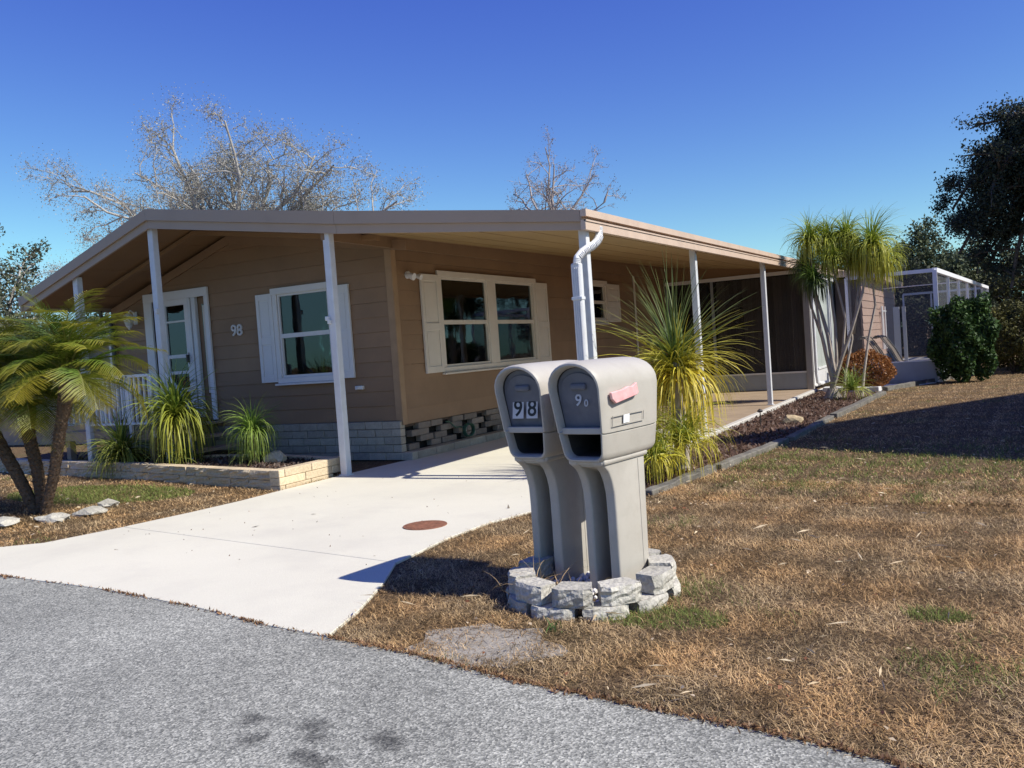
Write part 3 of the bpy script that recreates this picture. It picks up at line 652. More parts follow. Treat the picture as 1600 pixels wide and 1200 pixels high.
# downspout with ribbed elbows
def rect_path(pts, w, m, parent, name, hw=None):
    s = MB(); s.tube(pts, w, 4, flat=1.35); return s.build(name, m, parent, smooth=False)
dp = [(-3.41, 8.345, 2.52), (-3.41, 8.34, 2.47), (-3.405, 8.32, 2.42), (-3.405, 8.26, 2.365), (-3.42, 8.18, 2.32), (-3.445, 8.09, 2.285), (-3.47, 8.01, 2.245), (-3.495, 7.95, 2.19), (-3.50, 7.93, 2.12)]
s = MB(); s.tube(dp, .036, 12, flat=1.25); ds = s.build('downspout', POST, H, smooth=True)
s = MB()
for i in range(len(dp)-1):
    for f in (.15, .38, .62, .85):
        p = Vector(dp[i]).lerp(Vector(dp[i+1]), f); t_ = (Vector(dp[i+1])-Vector(dp[i])).normalized()*.004
        s.tube([p-t_, p+t_], .039, 12, flat=1.25)
s.build('elbow_ribs', POST, ds, smooth=True)
s = MB(); s.box(-3.555, -3.455, 7.90, 7.975, .03, 2.14); dsp = s.build('pipe', POST, ds, .012)
s = MB()
for q in range(4): s.box(-3.537+q*.02, -3.530+q*.02, 7.893, 7.90, .05, 2.10)
s.box(-3.56, -3.45, 7.889, 7.98, 1.78, 1.81); s.box(-3.56, -3.45, 7.889, 7.98, .9, .93); s.build('pipe_flutes', POST, ds, .002)
# left corner downspout, a dark blue grey pipe
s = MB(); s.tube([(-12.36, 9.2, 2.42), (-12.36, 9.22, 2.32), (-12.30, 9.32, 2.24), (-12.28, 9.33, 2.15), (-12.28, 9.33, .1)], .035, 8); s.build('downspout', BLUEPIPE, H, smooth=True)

# porch deck, rails, steps
dk = empty('porch_deck', (-11, 8.8, 0), 'raised wooden porch platform with white railing in front of the door', 'porch')
z = .60
for i in range(9):
    y = 8.12+i*.138; s = MB(); s.box(-12.0, -10.0, y, y+.130, z-.03, z); s.build('deck_board', WOOD, dk, .003)
s = MB(); s.box(-12.0, -10.0, 8.10, 8.118, .47, .60); s.build('rim_board', WOOD, dk)
for x in (-11.9, -11.0, -10.1):
    s = MB(); s.box(x-.045, x+.045, 8.14, 8.23, 0, .57); s.build('support', WOOD, dk)
for i, (x0, zt_) in enumerate(((-10.0, .44), (-9.72, .28), (-9.44, .14))):
    s = MB(); s.box(x0+.002, x0+.28, 8.25, 9.25, zt_-.04, zt_); s.build('step', WOOD, dk, .004)
s = MB(); s.box(-11.27, -9.93, 8.05, 8.10, 1.33, 1.37); s.box(-11.27, -9.93, 8.055, 8.095, .68, .71); s.build('rail', WHITER, dk, .005)
for i in range(14):
    x = -11.2+i*.093; s = MB(); s.box(x, x+.022, 8.06, 8.085, .71, 1.33); s.build('baluster', WHITER, dk)
for x in (-10.42, -9.95):
    s = MB(); s.box(x, x+.045, 8.05, 8.095, .5, 1.36); s.build('newel', WHITER, dk, .004)
s = MB(); s.tube([(-9.64, 8.07, 1.37), (-9.42, 8.07, 1.15), (-9.24, 8.07, .93)], .02, 6); s.build('hand_rail', WHITER, dk)
for x, zz in ((-9.26, .93), (-9.60, 1.33)):
    s = MB(); s.tube([(x, 8.07, 0), (x, 8.07, zz)], .02, 8); s.build('newel', WHITER, dk)
s = MB(); s.box(-12.05, -12.01, 8.1, 9.35, 1.33, 1.37); s.box(-12.05, -12.01, 8.1, 9.35, .68, .71)
s.build('rail', WHITER, dk)
for i in range(12):
    y = 8.15+i*.1; s = MB(); s.box(-12.04, -12.018, y, y+.022, .71, 1.33); s.build('baluster', WHITER, dk)

# planter
PT = empty('planter_wall', (-9, 7.5, 0), 'low two course wall of rough cream blocks round the porch planter', 'planter')
def blockrow(p0, p1, z0, h, L, off=0, d=.13, rough=True):
    p0, p1 = Vector((*p0, 0)), Vector((*p1, 0)); t = (p1-p0); D = t.length; t.normalize(); nrm = Vector((t.y, -t.x, 0)); a = -off
    while a < D-.02:
        w = L*random.uniform(.82, 1.12); s0 = max(a, 0); s1 = min(a+w, D)
        if D-s1 < .09: s1 = D
        if s1-s0 > .03:
            Mx = Matrix.Translation(p0+t*s0) @ Matrix(((t.x, -nrm.x, 0, 0), (t.y, -nrm.y, 0, 0), (0, 0, 1, 0), (0, 0, 0, 1)))
            s = MB(); s.box(.004, s1-s0-.004, 0, d, z0+.003, z0+h-.003)
            if rough:
                fr_ = [e for e in s.bm.edges]
                bmesh.ops.subdivide_edges(s.bm, edges=fr_, cuts=3, use_grid_fill=True)
                for v in s.bm.verts:
                    if v.co.y < .001: v.co.y += random.uniform(-.016, .010)
                    if v.co.z > z0+h-.004 and .01 < v.co.y < d-.01: v.co.z += random.uniform(-.002, .002)
            s.bm.transform(Mx); s.build('block', BLOCK, PT, 0 if rough else .006)
        a += w
        if s1 >= D: break
front = [(-16.5, 8.75), (-13.7, 8.2), (-12.3, 7.95), (-10.2, 7.70), (-8.4, 7.36), (-6.93, 7.09)]
for a_, c_ in zip(front, front[1:]):
    blockrow(a_, c_, -.01, .11, .40, random.random()*.2); blockrow(a_, c_, .10, .105, .46, random.random()*.2, d=.15)
for z0, pts in ((-.01, [(7.09, 7.20), (7.21, 7.99), (8.0, 8.42)]), (.045, [])):
    pass
def rb(y0, y1, z0, z1, xo=0):
    s = MB(); s.hexa([(-6.95-.02*(y0-7)+xo, y0, z0), (-6.80-.03*(y0-7)+xo, y0, z0), (-6.80-.03*(y1-7)+xo, y1, z0), (-6.95-.02*(y1-7)+xo, y1, z0), (-6.95-.02*(y0-7)+xo, y0, z1), (-6.80-.03*(y0-7)+xo, y0, z1), (-6.80-.03*(y1-7)+xo, y1, z1), (-6.95-.02*(y1-7)+xo, y1, z1)]); s.build('block', BLOCK, PT, .006)
for y0, y1 in ((7.085, 7.17), (7.18, 7.60), (7.61, 8.0)): rb(y0, y1, -.06, .035)
for y0, y1 in ((7.085, 7.51), (7.52, 7.98), (7.99, 8.24)): rb(y0, y1, .038, .125)
for y0, y1 in ((7.08, 7.17), (7.18, 7.62), (7.63, 8.22)): rb(y0, y1, .128, .212, .003)
backp = [(-6.98, 8.24), (-7.6, 8.42), (-8.5, 8.6), (-9.5, 8.55)]
for a_, c_ in zip(backp, backp[1:]): blockrow(a_, c_, .10, .10, .45, 0)
soil = [(-6.95, 7.2), (-6.98, 8.2), (-8.4, 8.6), (-9.5, 9.3), (-14, 9.3), (-13.7, 8.3), (-12.3, 8.05), (-10.2, 7.80), (-8.4, 7.47)]
struct(sheet('planter_soil', soil, 0, .165, MULCH))
n = 5200; px_ = rng.uniform(-12.5, -6.9, n); py_ = rng.uniform(7.2, 8.7, n); kk = inpoly(px_, py_, soil); P = np.stack([px_[kk], py_[kk], rng.uniform(.168, .19, kk.sum())], 1)
q = leafquads(P, .05, cols(len(P), (.03, .02, .018), (.20, .15, .12), .3), up=4); stuff(fast('planter_mulch', q[0], q[1], LEAF, None, q[2]))

def rock(name, c, r, m, label, cat, flat=.7, seed=0, parent=None, sub=2, amp=.18, group=None):
    bm = bmesh.new(); bmesh.ops.create_icosphere(bm, subdivisions=sub, radius=1); rr = random.Random(seed)
    from mathutils import noise
    for v in bm.verts:
        d = 1+amp*noise.noise(v.co*1.3+Vector((seed, 0, 0)))*2+amp*.5*noise.noise(v.co*3.1+Vector((0, seed, 0)))
        v.co = Vector((v.co.x*r[0]*d, v.co.y*r[1]*d, v.co.z*r[2]*d))
    me = bpy.data.meshes.new(name); bm.to_mesh(me); bm.free(); me.materials.append(m)
    o = bpy.data.objects.new(name, me); C.objects.link(o); o.location = c
    if parent: o.parent = parent; o.location = Vector(c)-wloc(parent)
    if label: tag(o, label, cat, group)
    return o
rock('rock', (-7.75, 8.02, .22), (.17, .11, .09), BLOCK, 'pale rough rock lying on the planter mulch near its right end', 'rock', seed=3)
rock('rock', (-2.52, 13.0, .05), (.16, .11, .08), mat('tan_rock', (.42, .33, .2), .9, .3, 12, .01, 30), 'small tan rock lying in the shaded edge of the mulch bed', 'rock', seed=9)

# screen room under the carport
SR = empty('screen_room', (-5, 22, 0), 'screened porch room behind the carport with dark screens and grey kick panels', 'screened porch')
ys = 20.5
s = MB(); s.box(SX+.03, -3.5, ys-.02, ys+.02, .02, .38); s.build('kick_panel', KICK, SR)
s = MB(); s.box(SX+.03, -3.5, ys-.035, ys+.03, .383, .42); s.build('bottom_rail', WHITE, SR)
s = MB(); s.box(SX+.03, -3.46, ys-.05, ys+.05, 2.62, 2.70); s.build('top_beam', WHITE, SR)
s = MB(); s.hexa([(SX+.08, ys-.02, 2.702), (-3.46, ys-.02, 2.702), (-3.46, ys+.02, 2.702), (SX+.08, ys+.02, 2.702), (SX+.08, ys-.02, rtop(SX+.08, ys, .198)), (-3.46, ys-.02, rtop(-3.46, ys, .145)), (-3.46, ys+.02, rtop(-3.46, ys, .145)), (SX+.08, ys+.02, rtop(SX+.08, ys, .198))]); s.build('transom_panel', SOFFITB, SR)
for x in (-6.72, -5.63):
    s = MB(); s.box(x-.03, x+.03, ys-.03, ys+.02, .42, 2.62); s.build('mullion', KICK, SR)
s = MB(); s.box(-3.58, -3.44, ys-.06, ys+.06, .0, 2.66); s.build('column', mat('grey_column', (.33, .31, .29), .6, .06), SR, .005)
for x0, x1 in ((SX+.04, -5.66), (-5.60, -3.59)):
    s = MB(); s.box(x0, x1, ys-.003, ys+.003, .42, 2.62); s.build('screen', SCREEN, SR)
x = -5.55
while x < -3.62:
    s = MB(); a_ = random.uniform(-.3, .3); s.box(x, x+.095, ys+.10+.02*a_, ys+.105+.02*a_, .40, 2.6); s.build('blind_slat', DBLIND, SR); x += .1
s = MB(); fr2 = [(-6.5, -6.42, 1.0, 2.45), (-5.6, -5.52, 1.0, 2.45), (-6.42, -5.6, 2.37, 2.45), (-6.42, -5.6, 1.0, 1.08)]
for a_, c_, z0, z1 in fr2: s.box(a_, c_, 24.0, 24.05, z0, z1)
s.build('inner_window_frame', WHITE, SR)
s = MB(); s.hexa([(SX+.03, 24.06, 0), (-3.55, 24.06, 0), (-3.55, 24.12, 0), (SX+.03, 24.12, 0), (SX+.03, 24.06, 3.18), (-3.55, 24.06, 2.79), (-3.55, 24.12, 2.79), (SX+.03, 24.12, 3.18)]); s.build('inner_wall', INTER, SR)
# sunlit side of the screen room
s = MB(); s.box(-3.53, -3.47, 20.57, 27.1, .02, .40); s.build('kick_panel', WHITE, SR)
for y_, w_ in ((20.62, .10), (23.3, .07), (23.5, .07), (27.0, .12)):
    s = MB(); s.box(-3.54, -3.45, y_, y_+w_, .40, 2.62); s.build('mullion', WHITE, SR)
s = MB(); s.box(-3.54, -3.45, 20.6, 27.1, 2.55, 2.66); s.box(-3.54, -3.45, 20.72, 27, .40, .44); s.build('rail', WHITE, SR)
y = 20.74
while y < 26.95:
    if not (23.27 < y < 23.52):
        s = MB(); s.hexa([(-3.53, y, .44), (-3.50, y+.10, .44), (-3.505, y+.105, .44), (-3.535, y+.004, .44), (-3.53, y, 2.55), (-3.50, y+.10, 2.55), (-3.505, y+.105, 2.55), (-3.535, y+.004, 2.55)]); s.build('blind_slat', VBLIND, SR)
    y += .11
s = MB(); s.tube([(-3.40, 20.55, 2.55), (-3.38, 20.5, 2.35), (-3.38, 20.5, .35), (-3.37, 20.55, .15), (-3.36, 20.9, .10), (-3.33, 21.6, .09)], .04, 8); s.build('drain_pipe', POST, SR, smooth=True)

# rear addition with sunlit siding
AD = empty('rear_addition', (-3, 29, 0), 'sunlit pink tan lap siding wall of the back room behind the screens', 'house wing')
z = .42; 
while z < 2.45:
    s = MB(); s.hexa([(-2.9, 24.5, z), (-2.80, 24.5, z), (-2.80, 34, z), (-2.9, 34, z), (-2.9, 24.5, z+.198), (-2.816, 24.5, z+.198), (-2.816, 34, z+.198), (-2.9, 34, z+.198)]); s.build('siding_board', SIDING_LIT, AD); z += .2
s = MB(); s.box(-3.45, -2.9, 24.5, 34, 0, 2.6); s.build('wall', SIDING_LIT, AD)
s = MB(); s.box(-3.5, -2.55, 24.2, 34.3, 2.64, 2.80); s.build('roof', FASCIA, AD)
s = MB(); s.box(-2.9, -2.82, 24.5, 34, 0, .42); s.build('base', KICK, AD)
s = MB(); s.box(-3.44, -2.84, 24.40, 24.48, 0, 2.6); s.build('dark_screen_end', INTER, AD)
s = MB(); s.tube([(-2.74, 28.6, .6), (-2.74, 28.6, 1.9)], .03, 6); s.tube([(-2.74, 29.5, .6), (-2.74, 29.5, 1.9)], .03, 6); s.tube([(-2.74, 28.5, 1.75), (-2.74, 29.8, 1.75)], .03, 6); s.tube([(-2.74, 29.0, .6), (-2.74, 28.7, 1.9)], .03, 6); s.build('trellis', WHITER, AD)

# pool cage
CG = empty('screen_cage', (-1.4, 21.3, 0), 'tall white framed screen enclosure behind the shrubs at the yard\'s far end', 'screen enclosure')
A_ = Vector((-.93, 21.25, 0)); Bq = Vector((.10, 37, 0)); Cq = Vector((-2.75, 37, 0)); Dq = Vector((-2.75, 21.25, 0))
def bar(p, q, r=.03, name='frame_bar', m=WHITER):
    s = MB(); s.tube([p, q], r, 4); return s.build(name, m, CG)
ZT = 2.44; U = Vector((0, 0, 1))
bar(A_, A_+U*ZT, .045); bar(A_+U*ZT, Dq+U*ZT, .04); bar(A_+U*ZT, Bq+U*ZT, .05); bar(Bq+U*ZT, Cq+U*ZT, .04); bar(Cq+U*0, Cq+U*ZT); bar(Bq, Bq+U*ZT, .05); bar(Dq+U*.45, Dq+U*ZT)
bar(A_+U*.5, Bq+U*.5, .03); bar(A_+U*.47+Vector((-.02, 0, 0)), Dq+U*.47, .02)
for f in (.16, .32, .48, .66, .84): p = A_.lerp(Bq, f); bar(p, p+U*ZT, .035)
for f in (.5,):
    p = A_.lerp(Bq, f); q = Dq.lerp(Cq, f); bar(p+U*ZT, q+U*(ZT), .014)
for f in (.33, .66): p = Bq.lerp(Cq, f); bar(p, p+U*ZT, .03)
dr = A_.lerp(Bq, .90); bar(dr, dr+U*2.05, .05, 'door_frame'); bar(dr+U*1.2, Bq+U*1.2, .04, 'door_frame'); bar(dr+U*2.03, Bq+U*2.03, .05, 'door_frame')
def scr(pts, name='screen', m=CAGES):
    bm = bmesh.new(); vs = [bm.verts.new(Vector(p)-Vector(CG.location)) for p in pts]; bm.faces.new(vs); me = bpy.data.meshes.new(name); bm.to_mesh(me); bm.free(); me.materials.append(m); o = bpy.data.objects.new(name, me); C.objects.link(o); o.parent = CG
scr([A_+U*.5, Dq+U*.5, Dq+U*ZT, A_+U*ZT]); scr([A_+U*.5, Bq+U*.5, Bq+U*ZT, A_+U*ZT]); scr([Bq, Cq, Cq+U*ZT, Bq+U*ZT]); scr([A_+U*ZT, Bq+U*ZT, Cq+U*ZT, Dq+U*ZT], m=CAGER)
s = MB(); s.box(-1.95, -.96, 21.23, 21.28, 0, .47); s.box(-2.75, -1.952, 21.23, 21.28, 0, .47); s.build('kick_panel', KICK, CG)
s = MB(); s.prism([tuple(A_+Vector((.0, .03, 0))), tuple(Bq), tuple(Bq+Vector((-.05, 0, 0))), tuple(A_+Vector((-.05, .03, 0)))], (0, 0, .5)); s.build('kick_panel', KICK, CG)
struct(sheet('patio_slab', [(-2.8, 21.3), (-1, 21.3), (.05, 36.9), (-2.8, 36.9)], -.05, .01, CURBM))
s = MB(); s.box(-2.0, -1.86, 23.6, 23.68, .02, 1.75); s.box(-1.80, -1.72, 23.6, 23.68, .02, 1.75); tag(s.build('white_posts', WHITER), 'pair of short white posts standing inside the screen enclosure', 'post')
# sling chairs leaning inside the cage
def sling(x, y, label):
    t = empty('lounge_chair', (x, y, 0), label, 'lounge chair', 'folded lounge chairs behind the kick wall')
    prof = [(-.42, 1.02), (-.36, 1.08), (-.25, 1.05), (-.05, .75), (.10, .45), (.22, .40)]
    s = MB(); s.tube([(p[0], 0, p[1]) for p in prof], .018, 6, flat=9); o = s.build('sling_seat', SLING, t, local=True)
    for yy in (-.27, .27):
        s = MB(); s.tube([(p[0], yy, p[1]) for p in prof]+[(.5, yy, .40)], .014, 6); s.build('side_rail', BRONZE, t, local=True)
        s = MB(); s.tube([(-.1, yy, .7), (.25, yy, 0)], .014, 6); s.build('leg', BRONZE, t, local=True)
        s = MB(); s.tube([(.40, yy, .42), (-.15, yy, 0)], .014, 6); s.build('leg', BRONZE, t, local=True)
    t.rotation_euler.z = R_(-8)
    return t
sling(-2.25, 22.6, 'brown sling lounge chair nearest the shrub, back raised, inside the enclosure'); sling(-1.93, 22.7, 'second brown sling lounge chair, right of the other, inside the enclosure')

# edging timbers and curbs
def sleeper(p, q, w, h, m, name, label, cat, group=None, tilt=0, z0=0):
    p, q = Vector((*p, 0)), Vector((*q, 0)); t = (q-p).normalized(); nn = Vector((-t.y, t.x, 0)); s = MB()
    k = 7
    for i in range(k):
        pass
    pts = []
    s.hexa([p-nn*w/2+U*(z0-.03), q-nn*w/2+U*(z0-.03), q+nn*w/2+U*(z0-.03), p+nn*w/2+U*(z0-.03), p-nn*w/2+U*(z0+h), q-nn*w/2+U*(z0+h+tilt), q+nn*w/2+U*(z0+h+tilt), p+nn*w/2+U*(z0+h)])
    bmesh.ops.subdivide_edges(s.bm, edges=[e for e in s.bm.edges if e.calc_length() > .5], cuts=9)
    for v in s.bm.verts: v.co += Vector((random.uniform(-.008, .008), random.uniform(-.008, .008), random.uniform(-.007, .007)))
    return tag(s.build(name, m, None, .008), label, cat, group)
G = 'grey timbers edging the mulch bed'
sleeper((-3.22, 7.22), (-2.68, 7.12), .10, .05, TIMBER, 'edging_timber', 'short dark timber across the near end of the grassy plant\'s bed', 'edging timber', G)
sleeper((-2.62, 7.12), (-2.44, 8.5), .10, .05, TIMBER, 'edging_timber', 'weathered timber on the lawn side of the yellow green grassy plant', 'edging timber', G, .01)
sleeper((-2.42, 8.6), (-2.19, 10.8), .10, .05, TIMBER, 'edging_timber', 'grey timber whose far end meets the tip of the large shadow', 'edging timber', G)
sleeper((-2.16, 10.95), (-2.08, 13.6), .10, .05, TIMBER, 'edging_timber', 'grey timber lying inside the large shadow beside the mulch', 'edging timber', G)
sleeper((-2.05, 13.7), (-1.8, 18.2), .12, .06, TIMBER, 'edging_timber', 'long sunlit timber running past the large shadow to the far plants', 'edging timber', G)
sleeper((-3.05, 19.3), (-1.92, 18.9), .12, .10, WHITE, 'white_edging', 'white board edging in front of the red brown bush', 'edging board')
sleeper((-1.85, 19.1), (-1.25, 20.9), .12, .08, TIMBER, 'edging_timber', 'dark timber between the white pebbles and the lawn', 'edging timber', G)
sleeper((-.75, 22.0), (-.15, 24.6), .14, .10, CURBM, 'concrete_curb', 'short pale concrete curb right of the big green shrub', 'curb')
sleeper((-.1, 24.7), (3, 25.2), .14, .10, TIMBER, 'edging_timber', 'far timber in front of the hedge at the right edge', 'edging timber', G)
sleeper((-1.2, 21.0), (-.8, 21.9), .12, .08, TIMBER, 'edging_timber', 'dark timber in front of the big green shrub', 'edging timber', G)
for i, (y0, y1) in enumerate(((7.3, 10.2), (10.22, 13.1), (13.12, 16.0), (16.02, 19.8))):
    s = MB(); s.box(-3.36, -3.26, y0, y1, -.03, .05)
    lab = ['concrete curb beside the carport, hidden partly behind the nearer mailbox', 'concrete curb beside the carport at the base of the grassy plant', 'concrete curb between carport floor and mulch before the third post', 'concrete curb between the mulch bed and the screened porch'][i]
    tag(s.build('concrete_curb', CURBM, None, .01), lab, 'curb', 'carport curb pieces')

# manhole / cleanout cover
s = MB(); s.tube([(-3.94, 5.65, .001), (-3.94, 5.65, .011)], .175, 40)
mc = s.build('utility_cover', RUST, None, .002); tag(mc, 'round rusty iron cover set in the white driveway', 'cover')
s = MB()
for i in range(-4, 5):
    w = math.sqrt(max(0, .15**2-(i*.033)**2)); s.box(-3.94+i*.033-.008, -3.94+i*.033+.008, 5.65-w, 5.65+w, .0105, .0135)
s.build('tread_bars', RUST, mc)
# drive debris specks
n = 70; P = np.stack([rng.uniform(-6.6, -3.5, n), rng.uniform(4.3, 8.2, n), np.full(n, .007)], 1); q = leafquads(P, .018, cols(n, (.1, .07, .05), (.35, .28, .2)), up=6); stuff(fast('driveway_specks', q[0], q[1], LEAF, None, q[2]))
for (x_, y_) in ((-5.45, 5.35), (-5.3, 5.9), (-3.6, 6.4)):
    P = np.array([[x_, y_, .010]]); q = leafquads(P, .07, np.array([[.2, .17, .13]]), up=8, aspect=.3); tag(fast('fallen_leaf', q[0], q[1], LEAF, None, q[2]), {-5.45: 'tiny dark leaf on the driveway between the joint and the planter corner', -5.3: 'tiny dark leaf on the open middle of the driveway slab', -3.6: 'tiny dark leaf on the driveway close to the lawn edge'}[x_], 'leaf', 'leaves on the driveway')

# ------------------------------------------------------------------ mailboxes (local frame: x right, y into the yard, z up)
def outline(w, zb, zt_, rb_, taper, n=9):
    """closed outline (x,z), clockwise from bottom centre"""
    pts = []
    r = w/2; zs = zt_-r*.86
    wb = w*taper/2
    for k in range(5): a = R_(180+90*k/4)-0; pts.append((-wb+rb_+rb_*math.cos(a), zb+rb_+rb_*math.sin(a)))
    left = pts; right = [(-x, z) for x, z in left[::-1]]
    seamz = SEAM
    def wx(z): t = (z-zb)/(zs-zb); return wb+(r-wb)*t
    rs = [(wx(seamz-.004), seamz-.005), (wx(seamz)-.006, seamz-.002), (wx(seamz)-.006, seamz+.002), (wx(seamz)+.003, seamz+.005)]
    arch = [(r*math.cos(a)*1.0, zs+r*.86*math.sin(a)**.9 if math.sin(a) > 0 else zs) for a in np.linspace(0, math.pi, 15)]
    return left+right+rs+arch+[(-x, z) for x, z in rs[::-1]]
SEAM = .872
def make_mailbox(name, loc, rot, label, num, scale=1):
    T = empty(name, loc, label, 'mailbox', 'pair of grey plastic mailboxes in the stone ring', rot)
    O = outline(.322, .722, 1.248, .05, .78)
    slant = lambda z: -.0+(.075*(1-(z-.725)/.5) if z < 1.225 else 0)
    cx, cz = 0, .98
    def ring(sc_, y, sl=1):
        return [(x*sc_, y+sl*slant(z), cz+(z-cz)*(1-(1-sc_)*.65)) for x, z in O]
    bm = bmesh.new(); L = []
    spec = [(.80, .36, 1, 1), (.83, .05, 1, 1), (.84, .022, 1, 1), (.865, .006, 1, 1), (.90, -.004, 1, 1), (.95, -.002, 1, 1), (.985, .010, 1, 1), (1.0, .035, 1, 1), (1.01, .08, 1, 1), (1.015, .28, .6, 1), (1.005, .53, .2, 1), (.985, .585, .1, 1), (.94, .62, 0, 1), (.8, .64, 0, 1), (.5, .645, 0, 1)]
    for sc_, y, sl, _ in spec: L.append([bm.verts.new(p) for p in ring(sc_, y, sl)])
    n_ = len(O)
    for q_, (a, c) in enumerate(zip(L, L[1:])):
        for k in range(n_):
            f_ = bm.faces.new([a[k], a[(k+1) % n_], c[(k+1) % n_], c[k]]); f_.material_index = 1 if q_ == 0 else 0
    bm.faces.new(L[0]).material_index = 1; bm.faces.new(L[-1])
    mb = MB(); mb.bm.free(); mb.bm = bm
    shell = mb.build('shell', MBOX, T, smooth=True, local=True); shell.data.materials.append(MBOX_SHADE)
    # door panel in the arch, divider, slot interior
    zd = .905
    inner = [(x*.825, cz+(z-cz)*(1-.175*.65)-.0) for x, z in O if z > zd]
    right_ = [p for p in inner]
    poly = [(x, (.058)+slant(z), z) for x, z in inner]
    poly = [(inner[0][0], (.058)+slant(zd), zd)]+poly+[(inner[-1][0], (.058)+slant(zd), zd)]
    mb = MB(); mb.prism(poly, (0, .02, 0)); dd = mb.build('front_door', MDOOR, T, .002, local=True)
    mb = MB(); f = .86; mb.prism([(x*f, y-.004, zd+.035+(z-zd)*.80) for x, y, z in poly], (0, .006, 0)); mb.build('door_panel', MDOOR, dd, .002, local=True)
    mb = MB(); mb.box(-.05, .05, .036+slant(1.12), .062+slant(1.12), 1.10, 1.135); mb.build('door_pull', MDOOR, dd, .012, 2, local=True)
    mb = MB(); mb.box(-.128, .128, .018+slant(.9), .25, .872, .905); mb.build('shelf_bar', MBOX, T, .004, 2, local=True)
    ydoor = .052+slant(1.0)
    Mt = lambda x, z, yy=0: Matrix.Translation((x, ydoor-.006+yy+(slant(z)-slant(1.0)), z)) @ Matrix.Rotation(R_(90)-.148, 4, 'X')
    if num == '98':
        for k, ch in ((-.048, '9'), (.046, '8')):
            mb = MB(); mb.box(-.037, .037, -.055, .055, -.001, .001, Mt(k, 1.005)); mb.build('number_sticker', PAPER, dd, local=True)
            text_mesh('digit', ch, .125, BLACK, dd, Mt(k, 1.002, -.002), .002)
    else:
        text_mesh('digit', '9', .085, PAPER, dd, Mt(-.01, 1.045), .003); text_mesh('digit', '0', .05, PAPER, dd, Mt(.035, 1.03), .003)
    # side details (right side, +x) and left mirrored
    sl_ = lambda z, o=0: .163+o-(max(0, 1.05-z))*.10
    def splate(pts, th, name, m, par, bev=.003, base=0):
        mb = MB(); mb.prism([(sl_(z, base), y, z) for y, z in pts], (th, 0, 0)); return mb.build(name, m, par, bev, local=True)
    fl = splate([(.085, 1.08), (.095, 1.045), (.13, 1.022), (.34, 1.05), (.36, 1.06), (.35, 1.09), (.345, 1.115), (.30, 1.098), (.25, 1.10), (.20, 1.088)], .016, 'flag', FLAG, T, .003, .004)
    for pts in ([(.12, .955), (.44, .958), (.44, .962), (.12, .959)], [(.12, .905), (.44, .908), (.44, .911), (.12, .908)], [(.12, .908), (.123, .908), (.123, .957), (.12, .957)], [(.437, .91), (.44, .91), (.44, .958), (.437, .958)]):
        splate(pts, .0035, 'panel_ridge', MBOX, T, 0, .0035)
    if num != '98':
        splate([(.225, .912), (.285, .914), (.285, .957), (.225, .955)], .0015, 'sticker', STICK, T, 0, .0065)
    # pedestal: two ribs with a curved bracket, back web
    def rib(x0, x1, nm):
        prof = [(.195, .0), (.195, .46), (.19, .55), (.172, .615), (.145, .665), (.11, .695), (.085, .708), (.08, .735), (.52, .735), (.50, .0)]
        mb = MB(); mb.prism([(x0, y, z) for y, z in prof], (x1-x0, 0, 0)); return mb.build(nm, MBOX, T, .012, 3, smooth=True, local=True)
    rib(-.100, -.050, 'post_rib'); rib(.038, .100, 'post_rib')
    mb = MB(); mb.box(-.055, .045, .38, .45, 0, .735); mb.build('post_web', MBOX, T, local=True)
    mb = MB(); mb.hexa([(-.05, .11, .70), (.04, .11, .70), (.04, .38, .62), (-.05, .38, .62), (-.05, .11, .733), (.04, .11, .733), (.04, .38, .733), (-.05, .38, .733)]); mb.build('bracket', MBOX, T, local=True)
    mb = MB(); mb.box(-.112, .112, .09, .54, .708, .74); mb.build('base_plate', MBOX, T, .012, 2, local=True)
    mb = MB(); mb.box(.098, .1025, .44, .444, .02, .70); mb.build('post_groove', MBOX, T, 0, local=True)
    for zz in (.18, .42): 
        mb = MB(); mb.tube([(.0, .372, zz), (.0, .385, zz)], .010, 8); mb.build('bolt', BRONZE, T, local=True)
    return T
MR = R_(-9.2)
make_mailbox('mailbox', (-1.85, 4.02, 0), MR, 'front grey plastic mailbox with pink flag and white sticker on its side', '90')
make_mailbox('mailbox', (-2.24, 4.15, 0), MR+R_(1), 'rear grey plastic mailbox with black 98 on its door', '98')

# stone ring
RG = empty('stone_ring', (MBC[0], MBC[1], 0), 'ring of rough pale stone blocks around the mailbox posts', 'stone ring')
def ringblock(ang, rx, ry, z0, h, w, d, jit=0):
    x = rx*math.cos(ang); y = ry*math.sin(ang); face = math.atan2(y/ry/ry, x/rx/rx)+random.uniform(-.08, .08)
    s = MB(); wi = w*.74
    s.hexa([(-d, -wi/2, 0), (0, -w/2, 0), (0, w/2, 0), (-d, wi/2, 0), (-d, -wi/2, h), (0, -w/2, h), (0, w/2, h), (-d, wi/2, h)])
    bmesh.ops.subdivide_edges(s.bm, edges=list(s.bm.edges), cuts=4, use_grid_fill=True)
    for v in s.bm.verts:
        edge = abs(abs(v.co.y)-w/2) < .02
        if v.co.x > -.01: v.co.x += random.uniform(-.006, .006)-(.030 if edge else 0)-(.008 if v.co.z > h-.01 else 0)
        v.co += Vector((random.uniform(-.002, .002), random.uniform(-.0015, .0015), random.uniform(-.001, .001)))
    s.bm.transform(Matrix.Translation((x, y, z0)) @ Matrix.Rotation(face, 4, 'Z') @ Matrix.Rotation(random.uniform(-.04, .04), 4, 'Y'))
    o = s.build('block', STONE, RG, .0, local=True); return o
N = 10
for k in range(N):
    a = 2*math.pi*k/N-.35
    ringblock(a, .455, .50, -.035, .085, .235, .14)
